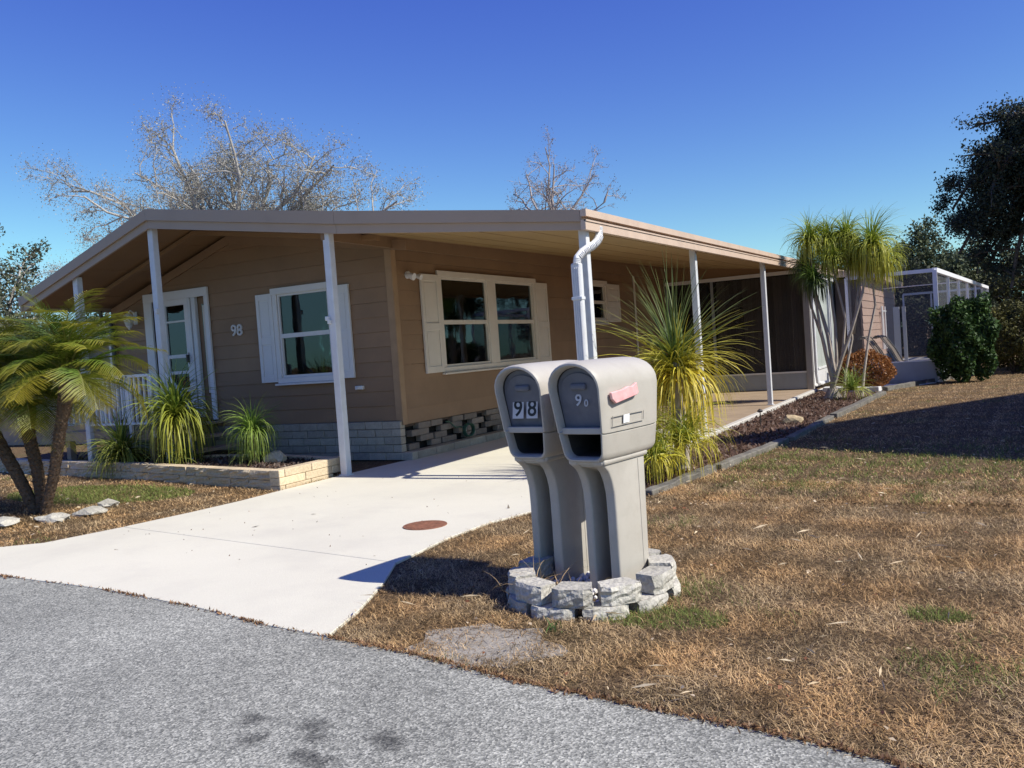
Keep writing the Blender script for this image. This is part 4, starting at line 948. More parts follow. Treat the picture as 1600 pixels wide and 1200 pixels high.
for k in range(N):
    a = 2*math.pi*k/N-.12
    ringblock(a+random.uniform(-.03, .03), .44, .485, .052, .092, .225+random.uniform(-.02, .015), .14)
# dry weeds and pebbles inside the ring
n = 260; ang = rng.uniform(0, 6.28, n); rr_ = np.sqrt(rng.random(n))*.33
P = np.stack([MBC[0]+rr_*np.cos(ang), MBC[1]+rr_*np.sin(ang)*1.1, rng.uniform(.0, .03, n)], 1)
bmv = bmesh.new()
for p in P:
    bmesh.ops.create_icosphere(bmv, subdivisions=1, radius=random.uniform(.009, .022), matrix=Matrix.Translation(p))
me = bpy.data.meshes.new('white_gravel'); bmv.to_mesh(me); bmv.free(); me.materials.append(PEBBLE); o = bpy.data.objects.new('white_gravel', me); C.objects.link(o); stuff(o)
def weeds(name, c, n, L0, L1, ca, cb, label, cat='weeds', w=.005, spread=.08, e0=.6, e1=1.5, curl=1.6, st=False):
    base = np.array(c)+np.stack([rng.normal(0, spread, n), rng.normal(0, spread, n), np.zeros(n)], 1)
    q = blades(base, rng.uniform(0, 6.28, n), rng.uniform(e0, e1, n), rng.uniform(.3, curl, n), rng.uniform(L0, L1, n), np.full(n, w), cols(n, ca, cb), cols(n, ca, cb))
    o = fast(name, q[0], q[1], LEAF, None, q[2]); o2 = tag(o, label, cat); return o2
weeds('dry_weeds', (-2.16, 4.10, .0), 70, .10, .34, (.42, .28, .14), (.6, .44, .25), 'tuft of dry straw weeds at the foot of the rear mailbox')
weeds('dry_weeds', (-1.93, 4.02, .0), 26, .08, .2, (.35, .24, .12), (.5, .36, .2), 'small dry weeds between the two mailbox posts', spread=.04)
weeds('green_weed', (-1.86, 3.62, -.01), 14, .06, .13, (.06, .13, .03), (.12, .22, .05), 'thin green weed growing against the front of the stone ring', spread=.03, w=.006)

# ------------------------------------------------------------------ strap leaved plants
def rosette(c, n, L0, L1, w, emin, emax, c_lo, c_hi, c_tip, curl=(1.2, 2.6), nseg=7, spread=.03, rise=.0):
    el = np.sin(np.linspace(math.sin(emin), math.sin(emax), n)); el = np.linspace(emin, emax, n)+rng.normal(0, .1, n)
    t = np.clip((el-emin)/(emax-emin), 0, 1)[:, None]
    base = np.array(c)+np.stack([rng.normal(0, spread, n), rng.normal(0, spread, n), rng.uniform(-.5, .5, n)*spread+t[:, 0]*rise], 1)
    cc = (np.array(c_lo)*(1-t)+np.array(c_hi)*t)*(1+rng.uniform(-.25, .25, (n, 1)))
    tip = cc*.6+np.array(c_tip)*.4
    cu = rng.uniform(curl[0], curl[1], n)*(1.0-.72*np.clip(t[:, 0], 0, 1)**2)
    return blades(base, rng.uniform(0, 6.28, n), el, cu, rng.uniform(L0, L1, n), np.full(n, w)*rng.uniform(.7, 1.2, n), cc, tip, nseg)
YG, YY, GG = (.13, .19, .035), (.50, .44, .07), (.07, .13, .035)
ag = empty('strap_leaf_plant', (-2.76, 8.55, 0), 'large fountain of long strappy leaves, green above and yellow below', 'plant')
c0 = (-2.76, 8.55, 1.12)
q = join([rosette(c0, 90, .80, 1.12, .017, R_(35), R_(86), (.14, .2, .05), (.06, .12, .035), (.3, .28, .1), curl=(.15, .8), rise=.05),
          rosette(c0, 150, .75, 1.0, .018, R_(-15), R_(50), (.55, .46, .04), (.12, .19, .03), (.5, .36, .08), curl=(.5, 1.6)),
          rosette((-2.76, 8.55, 1.0), 300, .72, .98, .018, R_(-30), R_(45), (.72, .55, .045), (.40, .40, .04), (.68, .5, .10), curl=(1.6, 3.0), spread=.05)])
stuff(fast('foliage', q[0], q[1], LEAF, ag, q[2]))
s = MB(); s.tube([(-2.76, 8.55, 0), (-2.75, 8.54, .5), (-2.76, 8.55, 1.1)], [.09, .065, .05], 10); s.build('trunk', BARKY, ag)
for i, (x, y, h_, L, lab) in enumerate(((-2.98, 8.05, .38, .55, 'low grassy clump spilling over the bed behind the front mailbox'), (-2.62, 8.2, .34, .55, 'low yellow green grassy clump nearest the lawn timber'), (-2.85, 9.0, .42, .6, 'low grassy clump behind the big strappy plant'), (-2.75, 7.75, .25, .42, 'smallest grassy clump at the near end of the bed'))):
    q = rosette((x, y, h_), 260, L*.7, L*1.1, .012, R_(-10), R_(80), (.55, .48, .04), (.17, .26, .03), (.6, .46, .08), curl=(1.4, 3.0), spread=.06)
    tag(fast('grassy_clump', q[0], q[1], LEAF, None, q[2]), lab, 'plant', 'grassy clumps under the strappy plant')
# far multi-trunk ponytail tree
pt = empty('ponytail_palm', (-2.55, 17.4, 0), 'tall multi-trunk ponytail palm with drooping yellow green mop heads', 'palm')
fork = (-2.55, 17.4)
heads = [((-2.86, 17.4, 3.02), .9, 0), ((-2.55, 17.5, 2.98), .9, 0), ((-2.22, 17.5, 3.02), .8, 0), ((-1.76, 17.3, 2.80), 1.12, 0), ((-1.62, 17.5, 2.5), .9, 0), ((-2.05, 17.6, 2.55), .75, 0), ((-2.78, 17.2, 2.22), .7, 1), ((-3.0, 17.6, 2.55), .75, 1), ((-2.48, 17.3, 2.62), .7, 0)]
for (hp, sz, dark) in heads:
    lo, hi = ((.30, .30, .07), (.20, .30, .05)) if not dark else ((.05, .07, .03), (.07, .10, .035))
    q = join([rosette(hp, 420, .50*sz, .82*sz, .019, R_(-30), R_(85), lo if dark else (.52, .49, .05), (.16, .28, .03), (.5, .45, .08) if not dark else (.12, .13, .06), curl=(2.0, 3.6), spread=.035)])
    stuff(fast('leaf_mop', q[0], q[1], LEAF, pt, q[2]))
TR = [[(-2.62, 17.4, 0), (-2.58, 17.4, .35), (-2.66, 17.35, .8), (-2.74, 17.25, 1.4), (-2.80, 17.2, 2.15)],
      [(-2.60, 17.4, .1), (-2.55, 17.42, .5), (-2.63, 17.45, 1.2), (-2.80, 17.42, 2.0), (-2.86, 17.4, 2.95)],
      [(-2.58, 17.4, .25), (-2.50, 17.45, .7), (-2.50, 17.5, 1.4), (-2.56, 17.5, 2.2), (-2.55, 17.5, 2.9)],
      [(-2.55, 17.35, .3), (-2.40, 17.35, .75), (-2.18, 17.3, 1.3), (-1.96, 17.3, 1.95), (-1.84, 17.3, 2.7)],
      [(-2.42, 17.5, 0), (-2.36, 17.5, .5), (-2.22, 17.55, 1.1), (-2.22, 17.55, 1.9), (-2.22, 17.5, 2.9)],
      [(-2.08, 17.3, -.02), (-2.02, 17.4, .5), (-1.92, 17.45, 1.1), (-1.78, 17.5, 1.7), (-1.82, 17.4, 2.6)],
      [(-2.38, 17.35, .8), (-2.30, 17.4, 1.5), (-2.46, 17.3, 2.5)], [(-2.18, 17.5, 1.2), (-2.02, 17.6, 2.4)], [(-2.70, 17.3, 1.1), (-2.92, 17.5, 1.8), (-3.0, 17.6, 2.5)]]
for i, t_ in enumerate(TR):
    r0 = .060 if i < 2 else (.04 if i < 4 else .028)
    s = MB(); s.tube(t_, list(np.linspace(r0, .018, len(t_))), 8); s.build('trunk', BARKY, pt, smooth=True)
s = MB(); s.tube([(-2.6, 17.4, -.03), (-2.6, 17.4, .06), (-2.59, 17.4, .2)], [.20, .15, .09], 12); s.build('root_flare', BARKY, pt, smooth=True)
q = rosette((-2.22, 17.1, .18), 180, .35, .6, .016, R_(5), R_(85), (.35, .36, .07), (.14, .24, .04), (.4, .4, .1), curl=(.8, 2.2))
tag(fast('young_strap_plant', q[0], q[1], LEAF, None, q[2]), 'small bright green strappy plant at the foot of the ponytail palm', 'plant')
# planter plants
for (x, y, zc, n, L, wd, lo, hi, lab, cl) in ((-10.5, 7.98, .30, 330, .72, .024, (.30, .30, .05), (.09, .17, .035), 'leftmost planter plant, wide low fountain of green yellow leaves', (1.0, 2.4)),
                                     (-9.35, 7.95, .78, 520, .86, .021, (.36, .35, .04), (.12, .23, .03), 'tallest planter plant with drooping leaves beside the hand rail', (1.5, 3.0)),
                                     (-7.98, 7.92, .56, 420, .54, .012, (.16, .25, .04), (.14, .27, .04), 'small round mop headed planter plant left of the pale rock', (2.2, 3.8))):
    t = empty('planter_plant', (x, y, .165), lab, 'plant', 'strappy plants in the block planter')
    q = [rosette((x, y, zc), n, L*.7, L*1.08, wd, R_(-15), R_(84), lo, hi, (.34, .34, .08), curl=cl, spread=.03)]
    if zc > .5: q.append(rosette((x, y, .25), 120, .25, .45, wd*.8, R_(5), R_(80), (.2, .24, .05), hi, (.3, .3, .1), curl=(1, 2.6), spread=.08))
    if zc > .8: q.append(rosette((x+.15, y, .6), 120, .35, .55, wd*.8, R_(-5), R_(80), (.28, .28, .05), hi, (.4, .35, .1), curl=(1.6, 3), spread=.08))
    q = join(q); stuff(fast('foliage', q[0], q[1], LEAF, t, q[2]))
    s = MB(); s.tube([(x, y, .1), (x+.01, y, zc)], [.035, .025], 8); s.build('stem', mat('stem', (.35, .25, .13), .9), t)

# ------------------------------------------------------------------ pygmy date palms
def frond_mesh(seed, L, yellow):
    r = np.random.default_rng(seed); n = 24; nseg = 12
    el = R_(r.uniform(60, 76)); curl = r.uniform(1.1, 1.8)
    P = [np.zeros(3)]; D = []
    e = el
    for i in range(nseg):
        d = np.array([math.cos(e), 0, math.sin(e)]); D.append(d); P.append(P[-1]+d*L/nseg); e -= curl/nseg
    D.append(D[-1]); P = np.array(P); D = np.array(D)
    V = []; F = []; K = []
    g = np.array([.085, .155, .018]); yl = np.array([.40, .31, .03]); cbase = g*(1-yellow)+yl*yellow
    for i in range(nseg):
        w = .010*(1-i/nseg)+.003; o = len(V); s = np.array([0, w, 0])
        V += [P[i]-s, P[i]+s, P[i+1]+s*.9, P[i+1]-s*.9]; F.append([o, o+1, o+2, o+3]); K += [np.array([.22, .22, .07])]*4
    for side in (-1, 1):
        for k in range(int(n*1.6)):
            t = .14+.86*k/(n*1.6); x = t*nseg; i = min(int(x), nseg-1); p = P[i]+(P[i+1]-P[i])*(x-i); d = D[i]
            ll = L*.38*(math.sin(math.pi*min(t*.85+.12, 1))**.6)*r.uniform(.8, 1.1)
            fw = .55+.35*t
            dirn = d*fw+np.array([0, side*1.0, 0])+np.array([0, 0, .12-r.random()*.2]); dirn /= np.linalg.norm(dirn)
            wv = np.cross(dirn, [0, 0, 1.]); wv /= np.linalg.norm(wv)+1e-9; wv = wv*.0036+np.array([0, 0, .0018])
            m1 = p+dirn*ll*.5; tip = p+dirn*ll+np.array([0, 0, -.22*ll]); o = len(V)
            V += [p-wv, p+wv, m1+wv, m1-wv]; F.append([o, o+1, o+2, o+3])
            V += [tip+wv*.2, tip-wv*.2]; F.append([o+3, o+2, o+4, o+5])
            cc = cbase*r.uniform(.7, 1.35); tt = np.clip((t-.6)*1.4, 0, .5); cc = cc*(1-tt)+yl*.9*tt; K += [cc]*4+[cc*.6+yl*.5]*2
    return np.array(V), np.array(F), np.array(K)
fm = []
for i in range(9):
    v, f, k = frond_mesh(30+i, 1.0, [0, 0, .05, .1, .12, .2, .0, .3, .6][i]); o = fast('frond', v, f, LEAF, None, k); fm.append(o.data); bpy.data.objects.remove(o)
def pygmy(base, path, rad, label, nf, Ls):
    T = empty('date_palm', base, label, 'palm', 'cluster of three pygmy date palms')
    hx, hy, hz = path[-1]
    pts = [Vector(path[0])]
    # denser path
    fine = []
    for i in range(len(path)-1):
        for k in range(10): fine.append(Vector(path[i]).lerp(Vector(path[i+1]), k/10))
    fine.append(Vector(path[-1])); nF = len(fine)
    rr = [rad*(.85+.25*(i/nF))*(1+.10*(i % 2)) for i in range(nF)]
    for j in range(1, 8): rr[-j] = rad*(1.15+.55*(1-j/8))
    s = MB(); s.tube(fine, rr, 10)
    s.build('trunk', BARKP, T)
    # boot stubs
    V = []; F = []; K = []
    for i in range(nF):
        for k in range(7):
            a = i*2.4+k*.9+random.random()*.3; p = np.array(fine[i]); r_ = rr[i]*.95; d = np.array([math.cos(a), math.sin(a), .55]); sd_ = np.array([-math.sin(a), math.cos(a), 0])
            o = len(V); b0 = p+d*r_*np.array([1, 1, 0]); V += [b0-sd_*.014, b0+sd_*.014, b0+d*.026+sd_*.007, b0+d*.026-sd_*.007]; F.append([o, o+1, o+2, o+3]); c = np.array([.20, .13, .08])*random.uniform(.5, 1.5); K += [c]*4
    stuff(fast('leaf_scars', np.array(V), np.array(F), LEAF, T, np.array(K)))
    for k in range(nf):
        me = random.choice(fm[:7]) if k < nf*.8 else random.choice(fm[6:]); f = bpy.data.objects.new('frond', me); C.objects.link(f); f.parent = T
        f.location = Vector((hx, hy, hz))-Vector(base)+Vector((0, 0, .02+.10*(1-k/nf)))
        sc_ = Ls*random.uniform(.85, 1.12); f.scale = (sc_, sc_, sc_)
        pitch = R_(-28+ 92*(k/nf)**1.3)      # outer fronds tip over
        f.rotation_euler = (random.uniform(-.2, .2), pitch, k*2.399+random.uniform(-.2, .2))
    return T
pygmy((-8.78, 5.52, 0), [(-8.72, 5.55, 0), (-8.95, 5.5, .45), (-9.18, 5.45, .85), (-9.30, 5.42, 1.22)], .064, 'leftmost of the three date palms, its dark trunk leaning left', 56, .92)
pygmy((-8.68, 5.56, 0), [(-8.66, 5.58, 0), (-8.76, 5.62, .45), (-8.90, 5.65, .8), (-8.94, 5.68, 1.15)], .064, 'middle date palm with an upright dark trunk', 56, .92)
pygmy((-8.5, 5.5, 0), [(-8.52, 5.5, 0), (-8.34, 5.52, .4), (-8.22, 5.55, .85), (-8.12, 5.62, 1.32)], .056, 'right date palm, its brown trunk leaning toward the porch', 52, .90)
# flat stones round the palms
for i, (x, y, rx, ry) in enumerate(((-8.45, 5.02, .26, .12), (-8.9, 4.95, .28, .14), (-8.05, 5.28, .22, .11), (-7.95, 5.62, .18, .14), (-8.2, 6.0, .16, .1), (-9.3, 5.0, .22, .12))):
    labs = ['flat pale stone in front of the palm trunks', 'flat pale stone at the left picture edge below the palms', 'long pale edging stone right of the palm trunks', 'pale stone at the right tip of the palm bed', 'small pale stone behind the right palm trunk', 'flat stone left of the palm trunks']
    rock('edging_stone', (x, y, .015), (rx, ry, .045), STONE, labs[i], 'stone', seed=20+i, amp=.25, group='stones edging the palms').rotation_euler.z = random.uniform(-.4, .4)

# ------------------------------------------------------------------ trees
class Tree:
    def __init__(s, seed): s.r = random.Random(seed); s.V = []; s.F = []; s.ends = []; s.small = []
    def seg(s, pts, rads, n):
        base = len(s.V)
        for i, p in enumerate(pts):
            t = (pts[min(i+1, len(pts)-1)]-pts[max(i-1, 0)]); t.normalize()
            a = t.orthogonal().normalized(); b_ = t.cross(a)
            for k in range(n):
                an = 2*math.pi*k/n; v = p+(a*math.cos(an)+b_*math.sin(an))*rads[i]; s.V.append((v.x, v.y, v.z))
        for i in range(len(pts)-1):
            for k in range(n):
                s.F.append((base+i*n+k, base+i*n+(k+1) % n, base+(i+1)*n+(k+1) % n, base+(i+1)*n+k))
    def branch(s, p0, p1, r0, lvl, maxl, kids, up=.15, wig=.13, lenf=.45, r_end=.35, minr=.006, droop=0):
        r = s.r; d = p1-p0; L = d.length; n = max(3, 6-lvl)
        pts = [p0]; 
        off = Vector((0, 0, 0))
        for i in range(1, n+1):
            t = i/n; off = off+Vector((r.gauss(0, 1), r.gauss(0, 1), r.gauss(0, .8)))*wig*L/n
            pts.append(p0+d*t+off*(1 if i < n else .6)+Vector((0, 0, math.sin(t*math.pi)*L*(.08-droop))))
        rads = [max(minr, r0*(1-(1-r_end)*i/n)) for i in range(n+1)]
        s.seg(pts, rads, 6 if lvl < 2 else (4 if lvl == 2 else 3))
        if lvl >= maxl: s.ends.append(pts[-1]); s.ends.append(pts[len(pts)//2]); return
        k_ = kids[min(lvl, len(kids)-1)]
        for j in range(k_):
            t = .22+.78*(j+r.random()*.8)/k_; t = min(t, .99); x = t*n; i = min(int(x), n-1); p = pts[i].lerp(pts[i+1], x-i)
            ax = Vector((r.gauss(0, 1), r.gauss(0, 1), r.gauss(0, .8)+up)).normalized()
            dd = (d.normalized()*.55+ax*.9).normalized()
            ll = L*lenf*(1.15-.55*t)*r.uniform(.7, 1.3)
            s.branch(p, p+dd*ll, max(minr, rads[i]*.55), lvl+1, maxl, kids, up, wig, lenf if lvl else lenf*1.0, r_end, minr, droop)
def plant_tree(name, base, trunk, limbs, label, cat, bark, kids, maxl, r0, leaf=None, group=None, seed=1, lenf=.45, up=.15, minr=.006, wig=.13, droop=0, off=0):
    T = empty(name, base, label, cat, group)
    t = Tree(seed); tr = [Vector(p) for p in trunk]
    t.seg(tr, list(np.linspace(r0, r0*.6, len(tr))), 8)
    nt_ = len(t.F)
    o = fast('trunk', np.array(t.V), np.array(t.F), bark, T); t.V = []; t.F = []
    for k, lp in enumerate(limbs):
        st = tr[-1].lerp(tr[max(0, len(tr)-2)], (k % 3)*.22)
        t.branch(st, Vector(lp), r0*.42, 0, maxl, kids, up, wig, lenf, .3, minr, droop)
    fast('branches', np.array(t.V), np.array(t.F), bark, T)
    if leaf:
        num, size, ca, cb, spread, lm = leaf
        E_ = np.array([tuple(e) for e in t.ends]); idx = rng.integers(0, len(E_), num)
        P = E_[idx]+rng.normal(0, spread, (num, 3)); c = cols(num, ca, cb, .3)
        q = leafquads(P, size, c); stuff(fast('crown', q[0], q[1], lm, T, q[2]))
    return T
oak_l = [(-28.6, 20, 5.6), (-27.6, 21, 6.2), (-27.0, 19, 7.7), (-25.4, 20, 8.6), (-22.6, 20, 7.6), (-20.6, 20, 7.9), (-24.4, 20, 6.8), (-18.4, 20, 7.2), (-16.2, 20, 5.9), (-26, 20.5, 5.6), (-24.4, 21.5, 9.1), (-22.4, 19, 8.9), (-21.3, 20.5, 9.2), (-19.9, 19, 8.9), (-18.7, 21, 8.2), (-17.1, 20, 7.9), (-15.9, 19.3, 6.9), (-14.8, 20.5, 6.0), (-14.2, 19.5, 5.2), (-23, 17, 7), (-19, 23, 6.6), (-25.5, 23, 6.6), (-17, 20, 6.2)]
plant_tree('oak_tree', (-20.3, 20.5, 0), [(-20.3, 20.5, 0), (-20.4, 20.4, 2), (-20.5, 20.3, 4.0)], [(-21.0+(a+21.5)*.95, c, (d-.6 if d > 9 else d-.3)) for a, c, d in oak_l], 'wide crooked oak with thin grey winter foliage behind the roof ridge', 'tree', BARK, [12, 7, 6, 4], 4, .21,
           (95000, .045, (.19, .185, .14), (.46, .44, .36), .20, LEAF), seed=5, lenf=.31, minr=.006, wig=.2, up=.05)
bl = [(-15.9, 30, 7.3), (-15.2, 30.5, 8.0), (-14.3, 30, 8.9), (-13.6, 29.6, 8.0), (-12.5, 30.3, 7.8), (-12.2, 30, 6.9), (-16, 30, 6.5), (-14.0, 29.5, 7)]
plant_tree('bare_tree', (-14.2, 30, 0), [(-14.2, 30, 0), (-14.2, 30, 3), (-14.2, 30, 5.0)], bl, 'small leafless tree showing above the carport roof', 'tree', mat('brown_bark', (.38, .33, .31), .95), [6, 6, 4], 3, .17, (2500, .05, (.16, .11, .09), (.26, .2, .15), .1, LEAF), seed=8, minr=.006, lenf=.42, wig=.16)
def lt(base, h, rad, n, seed):
    r = random.Random(seed); out = []
    for i in range(n):
        a = i*2.4; t = (i+.5)/n; zz = base[2]+h*(.30+.68*t); q = rad*math.sin(math.pi*min(1, .30+t*.66))*r.uniform(.75, 1.1); out.append((base[0]+q*math.cos(a), base[1]+q*math.sin(a), zz))
    return out
# grey green tree at the left edge
b0 = (-27.3, 16.6, 0)
plant_tree('leafy_tree', b0, [b0, (-27.2, 16.6, 1.5), (-27.2, 16.6, 2.6)], lt(b0, 5.9, 1.9, 14, 4), 'grey green tree rising behind the date palms at the left edge', 'tree', BARK, [5, 5, 3], 3, .2, (16000, .11, (.05, .07, .04), (.15, .17, .11), .14, LEAF), seed=11)
# big dark evergreen
b0 = (2.6, 32, 0); ev = []
r = random.Random(3)
for (x, z) in [(-1.0, 3.9), (-.6, 3.0), (.9, 6.2), (.2, 4.0), (2.0, 6.0), (1.9, 8.0), (2.8, 7.4), (.5, 3.3), (1.6, 4.9), (2.4, 3.2), (-.9, 4.3), (-.8, 3.4), (-.9, 5.0), (-.2, 5.6), (.35, 6.2), (.75, 6.9), (1.1, 7.5), (1.35, 8.3), (1.7, 9.4), (2.6, 10.2), (3.6, 9.0), (4.5, 7.5), (-.2, 2.7), (.5, 2.0), (-.55, 4.1), (5, 5), (5, 3), (.6, 4.4), (1.2, 5.6), (1.5, 6.8), (1.6, 3.3), (2.2, 4.2), (.3, 5.2), (-.2, 3.6), (2.8, 2.4), (1.0, 2.8), (0.1, 4.6)]:
    ev.append((x+.25+.10*max(0, z-4.5), 32+r.uniform(-1.6, 1.6), z))
plant_tree('evergreen_tree', b0, [b0, (2.6, 32, 3), (2.6, 32, 6.5), (2.6, 32, 8)], ev, 'tall dark evergreen filling the right edge of the picture', 'tree', BARKD, [7, 6, 4], 3, .34, (120000, .095, (.012, .02, .014), (.05, .065, .04), .13, LEAFD), seed=3, lenf=.31, up=.1)
# small trees beyond the cage
def simple_tree(x, y, h, rad, label, seed, ca, cb, n=16000, size=.15, lm=LEAFD, bark=BARKD, name='leafy_tree', grp='trees beyond the screen enclosure'):
    b0 = (x, y, 0); return plant_tree(name, b0, [b0, (x, y, h*.25), (x+.1, y, h*.45)], lt(b0, h, rad, 12, seed), label, 'tree', bark, [5, 5, 3], 3, h*.03, (n, size, ca, cb, .2, lm), grp, seed, lenf=.42)
simple_tree(-2.6, 45, 5.7, 2.0, 'small rounded tree peeking over the enclosure beside the ponytail palm', 21, (.035, .055, .03), (.12, .14, .07))
simple_tree(-.6, 48, 5.0, 2.2, 'greenish tree seen above the enclosure roof beam', 22, (.05, .07, .03), (.15, .16, .08))
simple_tree(-5.4, 44, 5.0, 2.8, 'dark low tree seen through the enclosure screens', 23, (.02, .03, .018), (.06, .08, .04))
simple_tree(-3.0, 41, 3.6, 2.6, 'low dark tree behind the enclosure\'s screened front', 24, (.02, .028, .018), (.07, .08, .04))
simple_tree(2.0, 46, 4.4, 2.6, 'olive tree under the dark evergreen at the far right', 25, (.05, .06, .02), (.15, .15, .06), 9000)
simple_tree(4.8, 44, 5.2, 2.6, 'far tree beyond the right picture edge', 26, (.03, .04, .02), (.1, .12, .05))
simple_tree(-28.5, 30, 3.6, 2.4, 'low yellow green tree seen under the porch roof beyond the railing', 27, (.16, .15, .04), (.32, .27, .07), 8000, .13, LEAF, BARK, grp='far trees left of the house')
simple_tree(-33, 31, 5.2, 3.0, 'dull green tree behind the leftmost palm fronds', 28, (.05, .07, .03), (.15, .17, .08), 9000, .16, LEAF, BARK, grp='far trees left of the house')
simple_tree(-38, 28, 5.0, 3.0, 'grey green tree farthest left beyond the neighbouring house', 29, (.05, .07, .03), (.13, .15, .08), 8000, .16, LEAF, BARK, grp='far trees left of the house')
# across the street, behind the camera (mirrored in the panes)
for i, (x, y) in enumerate(((-14, -24), (-4, -28), (8, -25), (-26, -22))):
    simple_tree(x, y, 9, 4, ['street side tree across the road, opposite the driveway', 'street side tree across the road, behind the photographer', 'street side tree across the road, opposite the mown lawn', 'street side tree across the road, opposite the date palms'][i], 40+i, (.04, .06, .03), (.12, .14, .06), 5000, .35, LEAF, BARK, grp='trees across the street')

# shrubs
def shrub(name, c, r, n, size, ca, cb, label, lm=LEAF, seed=0, bump=.25, stem=BARKD, grp=None):
    T = empty(name, (c[0], c[1], 0), label, 'shrub', grp)
    d = rng.normal(size=(n, 3)); d /= np.linalg.norm(d, axis=1)[:, None]
    f = 1+bump*(np.sin(d[:, 0]*5+seed)*np.sin(d[:, 1]*4+seed*2)+.6*np.sin(d[:, 2]*7+seed*3)*np.sin(d[:, 0]*9))
    rad = f*rng.uniform(.55, 1.04, n)**.5
    P = np.array(c)+d*rad[:, None]*np.array(r); P = P[P[:, 2] > .02]
    q = leafquads(P, size, cols(len(P), ca, cb, .35)); stuff(fast('foliage', q[0], q[1], lm, T, q[2]))
    s = MB()
    for k in range(7):
        a = k*.9; s.tube([(c[0]+.04*math.cos(a), c[1]+.04*math.sin(a), 0), (c[0]+r[0]*.35*math.cos(a), c[1]+r[1]*.35*math.sin(a), c[2]*.9), (c[0]+r[0]*.6*math.cos(a), c[1]+r[1]*.6*math.sin(a), c[2]*1.2)], [.025, .018, .008], 5)
    s.build('stems', stem, T); return T
shrub('red_shrub', (-2.28, 19.75, .40), (.60, .5, .42), 9000, .05, (.14, .05, .018), (.38, .17, .05), 'round red brown shrub behind the white edging board', seed=1, bump=.10)
shrub('green_shrub', (-.42, 21.0, .90), (.64, .55, .84), 13000, .085, (.015, .04, .012), (.07, .13, .03), 'large dark green shrub in front of the screen enclosure corner', LEAFD, 2)
shrub('olive_shrub', (.55, 23.6, .85), (.80, .6, .75), 11000, .07, (.04, .045, .015), (.15, .14, .04), 'olive brown shrub right of the large green shrub', LEAFD, 5)
shrub('olive_shrub', (1.9, 24.2, .9), (1.0, .7, .85), 11000, .08, (.04, .045, .015), (.14, .13, .04), 'olive shrub at the far right by the lawn end timber', LEAFD, 6)
shrub('hedge_shrub', (-13.4, 10.8, .35), (.5, .4, .4), 4000, .06, (.05, .07, .02), (.16, .16, .05), 'low weedy shrub left of the porch behind the palm trunks', LEAF, 8)

for i, (x, y, h_) in enumerate(((-3.6, 39.5, 1.15), (-1.9, 39.8, 1.3), (-.3, 39.2, 1.2), (1.3, 38.5, 1.1), (3.0, 38, 1.2), (-5.6, 40, 1.3))):
    shrub('hedge_shrub', (x, y, h_*.8), (1.15, .8, h_), 5000, .13, (.02, .028, .014), (.08, .09, .04), ['dark hedge shrub seen through the enclosure behind the lounge chairs', 'dark hedge shrub seen through the middle of the enclosure front', 'dark hedge shrub behind the enclosure corner post', 'dark hedge shrub behind the enclosure\'s screen door', 'dark hedge shrub under the tall dark evergreen', 'dark hedge shrub farthest left behind the enclosure'][i], LEAFD, 10+i, grp='hedge beyond the screen enclosure')
# neighbour's house at the left, mostly behind the palms
NH = empty('neighbour_house', (-19, 13, 0), 'grey neighbouring house with tan base wall seen between the palm trunks', 'house')
s = MB(); s.box(-22, -15.6, 12, 18, .75, 2.1); s.build('wall', GREYW, NH)
s = MB(); s.box(-22.02, -15.55, 11.95, 18.05, 0, .745); s.build('base_wall', TANW, NH)
s = MB(); s.prism([(-22.3, 11.7, 2.1), (-15.3, 11.7, 2.1), (-15.3, 18.3, 2.1), (-22.3, 18.3, 2.1)], (0, 0, .12)); s.build('roof', ROOF, NH)
s = MB(); s.box(-15.75, -15.62, 11.86, 11.94, .75, 2.1); s.box(-17.5, -17.38, 11.86, 11.94, .75, 2.1); s.build('white_trim_board', WHITE, NH)
s = MB(); s.box(-17.2, -16.2, 11.93, 11.99, 1.0, 1.8); s.build('window', DARK, NH)

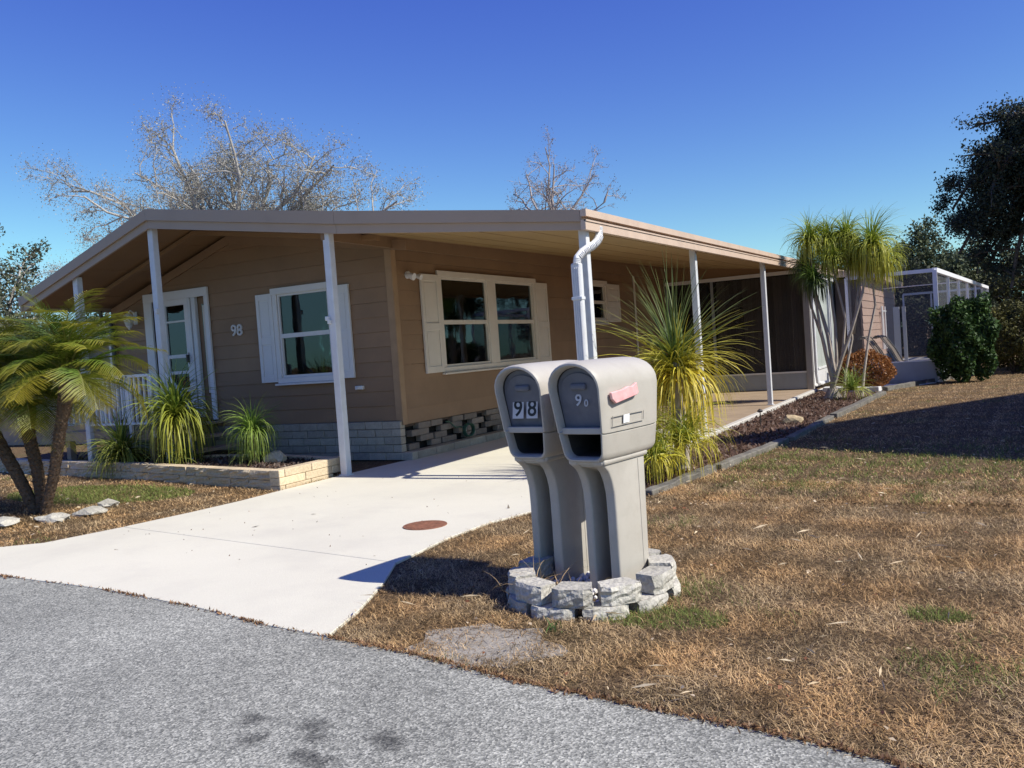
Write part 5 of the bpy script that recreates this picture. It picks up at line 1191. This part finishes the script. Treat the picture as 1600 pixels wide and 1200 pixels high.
# the tall house next door on the right, out of frame, whose shadow lies on the lawn
TH = empty('tall_neighbour_house', (6, 13, 0), 'tall neighbouring house beyond the right edge whose shadow crosses the lawn', 'house')
ZH = 5.6; ex = Vector((.902, -.431, 0)); ey = Vector((.50, .866, 0)); k_ = math.cos(SUN_EL)/math.sin(SUN_EL)
cor = Vector((-3.25+ZH*k_*math.sin(SUN_AZ), 10.85+ZH*k_*math.cos(SUN_AZ), 0))
def cp(a, c, z): return cor+ex*a+ey*c+U*z
s = MB(); s.hexa([cp(0, 0, ZH-.15), cp(9, 0, ZH-.15), cp(9, 9, ZH-.15), cp(0, 9, ZH-.15), cp(0, 0, ZH), cp(9, 0, ZH), cp(9, 9, ZH), cp(0, 9, ZH)])
s.hexa([cp(.3, .3, ZH+.002), cp(8.7, .3, ZH+.002), cp(8.7, 8.7, ZH+.002), cp(.3, 8.7, ZH+.002), cp(4, 4, ZH+1.0), cp(5, 4, ZH+1.0), cp(5, 5, ZH+1.0), cp(4, 5, ZH+1.0)]); s.build('roof', ROOF, TH)
s = MB(); s.hexa([cp(.4, .4, 0), cp(8.6, .4, 0), cp(8.6, 8.6, 0), cp(.4, 8.6, 0), cp(.4, .4, ZH-.15), cp(8.6, .4, ZH-.15), cp(8.6, 8.6, ZH-.15), cp(.4, 8.6, ZH-.15)]); s.build('wall', SIDING_LIT, TH)
for zz in (1.0, 3.6):
    for c_ in (2, 5.5):
        s = MB(); s.hexa([cp(.36, c_, zz), cp(.39, c_, zz), cp(.39, c_+1.2, zz), cp(.36, c_+1.2, zz), cp(.36, c_, zz+1.2), cp(.39, c_, zz+1.2), cp(.39, c_+1.2, zz+1.2), cp(.36, c_+1.2, zz+1.2)]); w_ = s.build('window', WHITE, TH)
        s = MB(); s.hexa([cp(.33, c_+.08, zz+.08), cp(.355, c_+.08, zz+.08), cp(.355, c_+1.12, zz+.08), cp(.33, c_+1.12, zz+.08), cp(.33, c_+.08, zz+1.12), cp(.355, c_+.08, zz+1.12), cp(.355, c_+1.12, zz+1.12), cp(.33, c_+1.12, zz+1.12)]); s.build('pane', DARK, w_)

# little path light stake in the mulch
s = MB(); s.tube([(-2.9, 12.7, 0), (-2.9, 12.7, .2)], .008, 6); s.tube([(-2.9, 12.7, .2), (-2.9, 12.7, .22), (-2.9, 12.7, .25)], [.03, .045, .01], 8); tag(s.build('path_light', BRONZE), 'small dark path light stake in the mulch near the carport curb', 'garden light')
# utility marker leaf: green scrap on the lawn
P = np.array([[-1.35, 6.55, .035]]); q = leafquads(P, .06, np.array([[.08, .35, .2]]), up=6); tag(fast('green_scrap', q[0], q[1], LEAF, None, q[2]), 'tiny green scrap lying on the dry lawn', 'scrap')
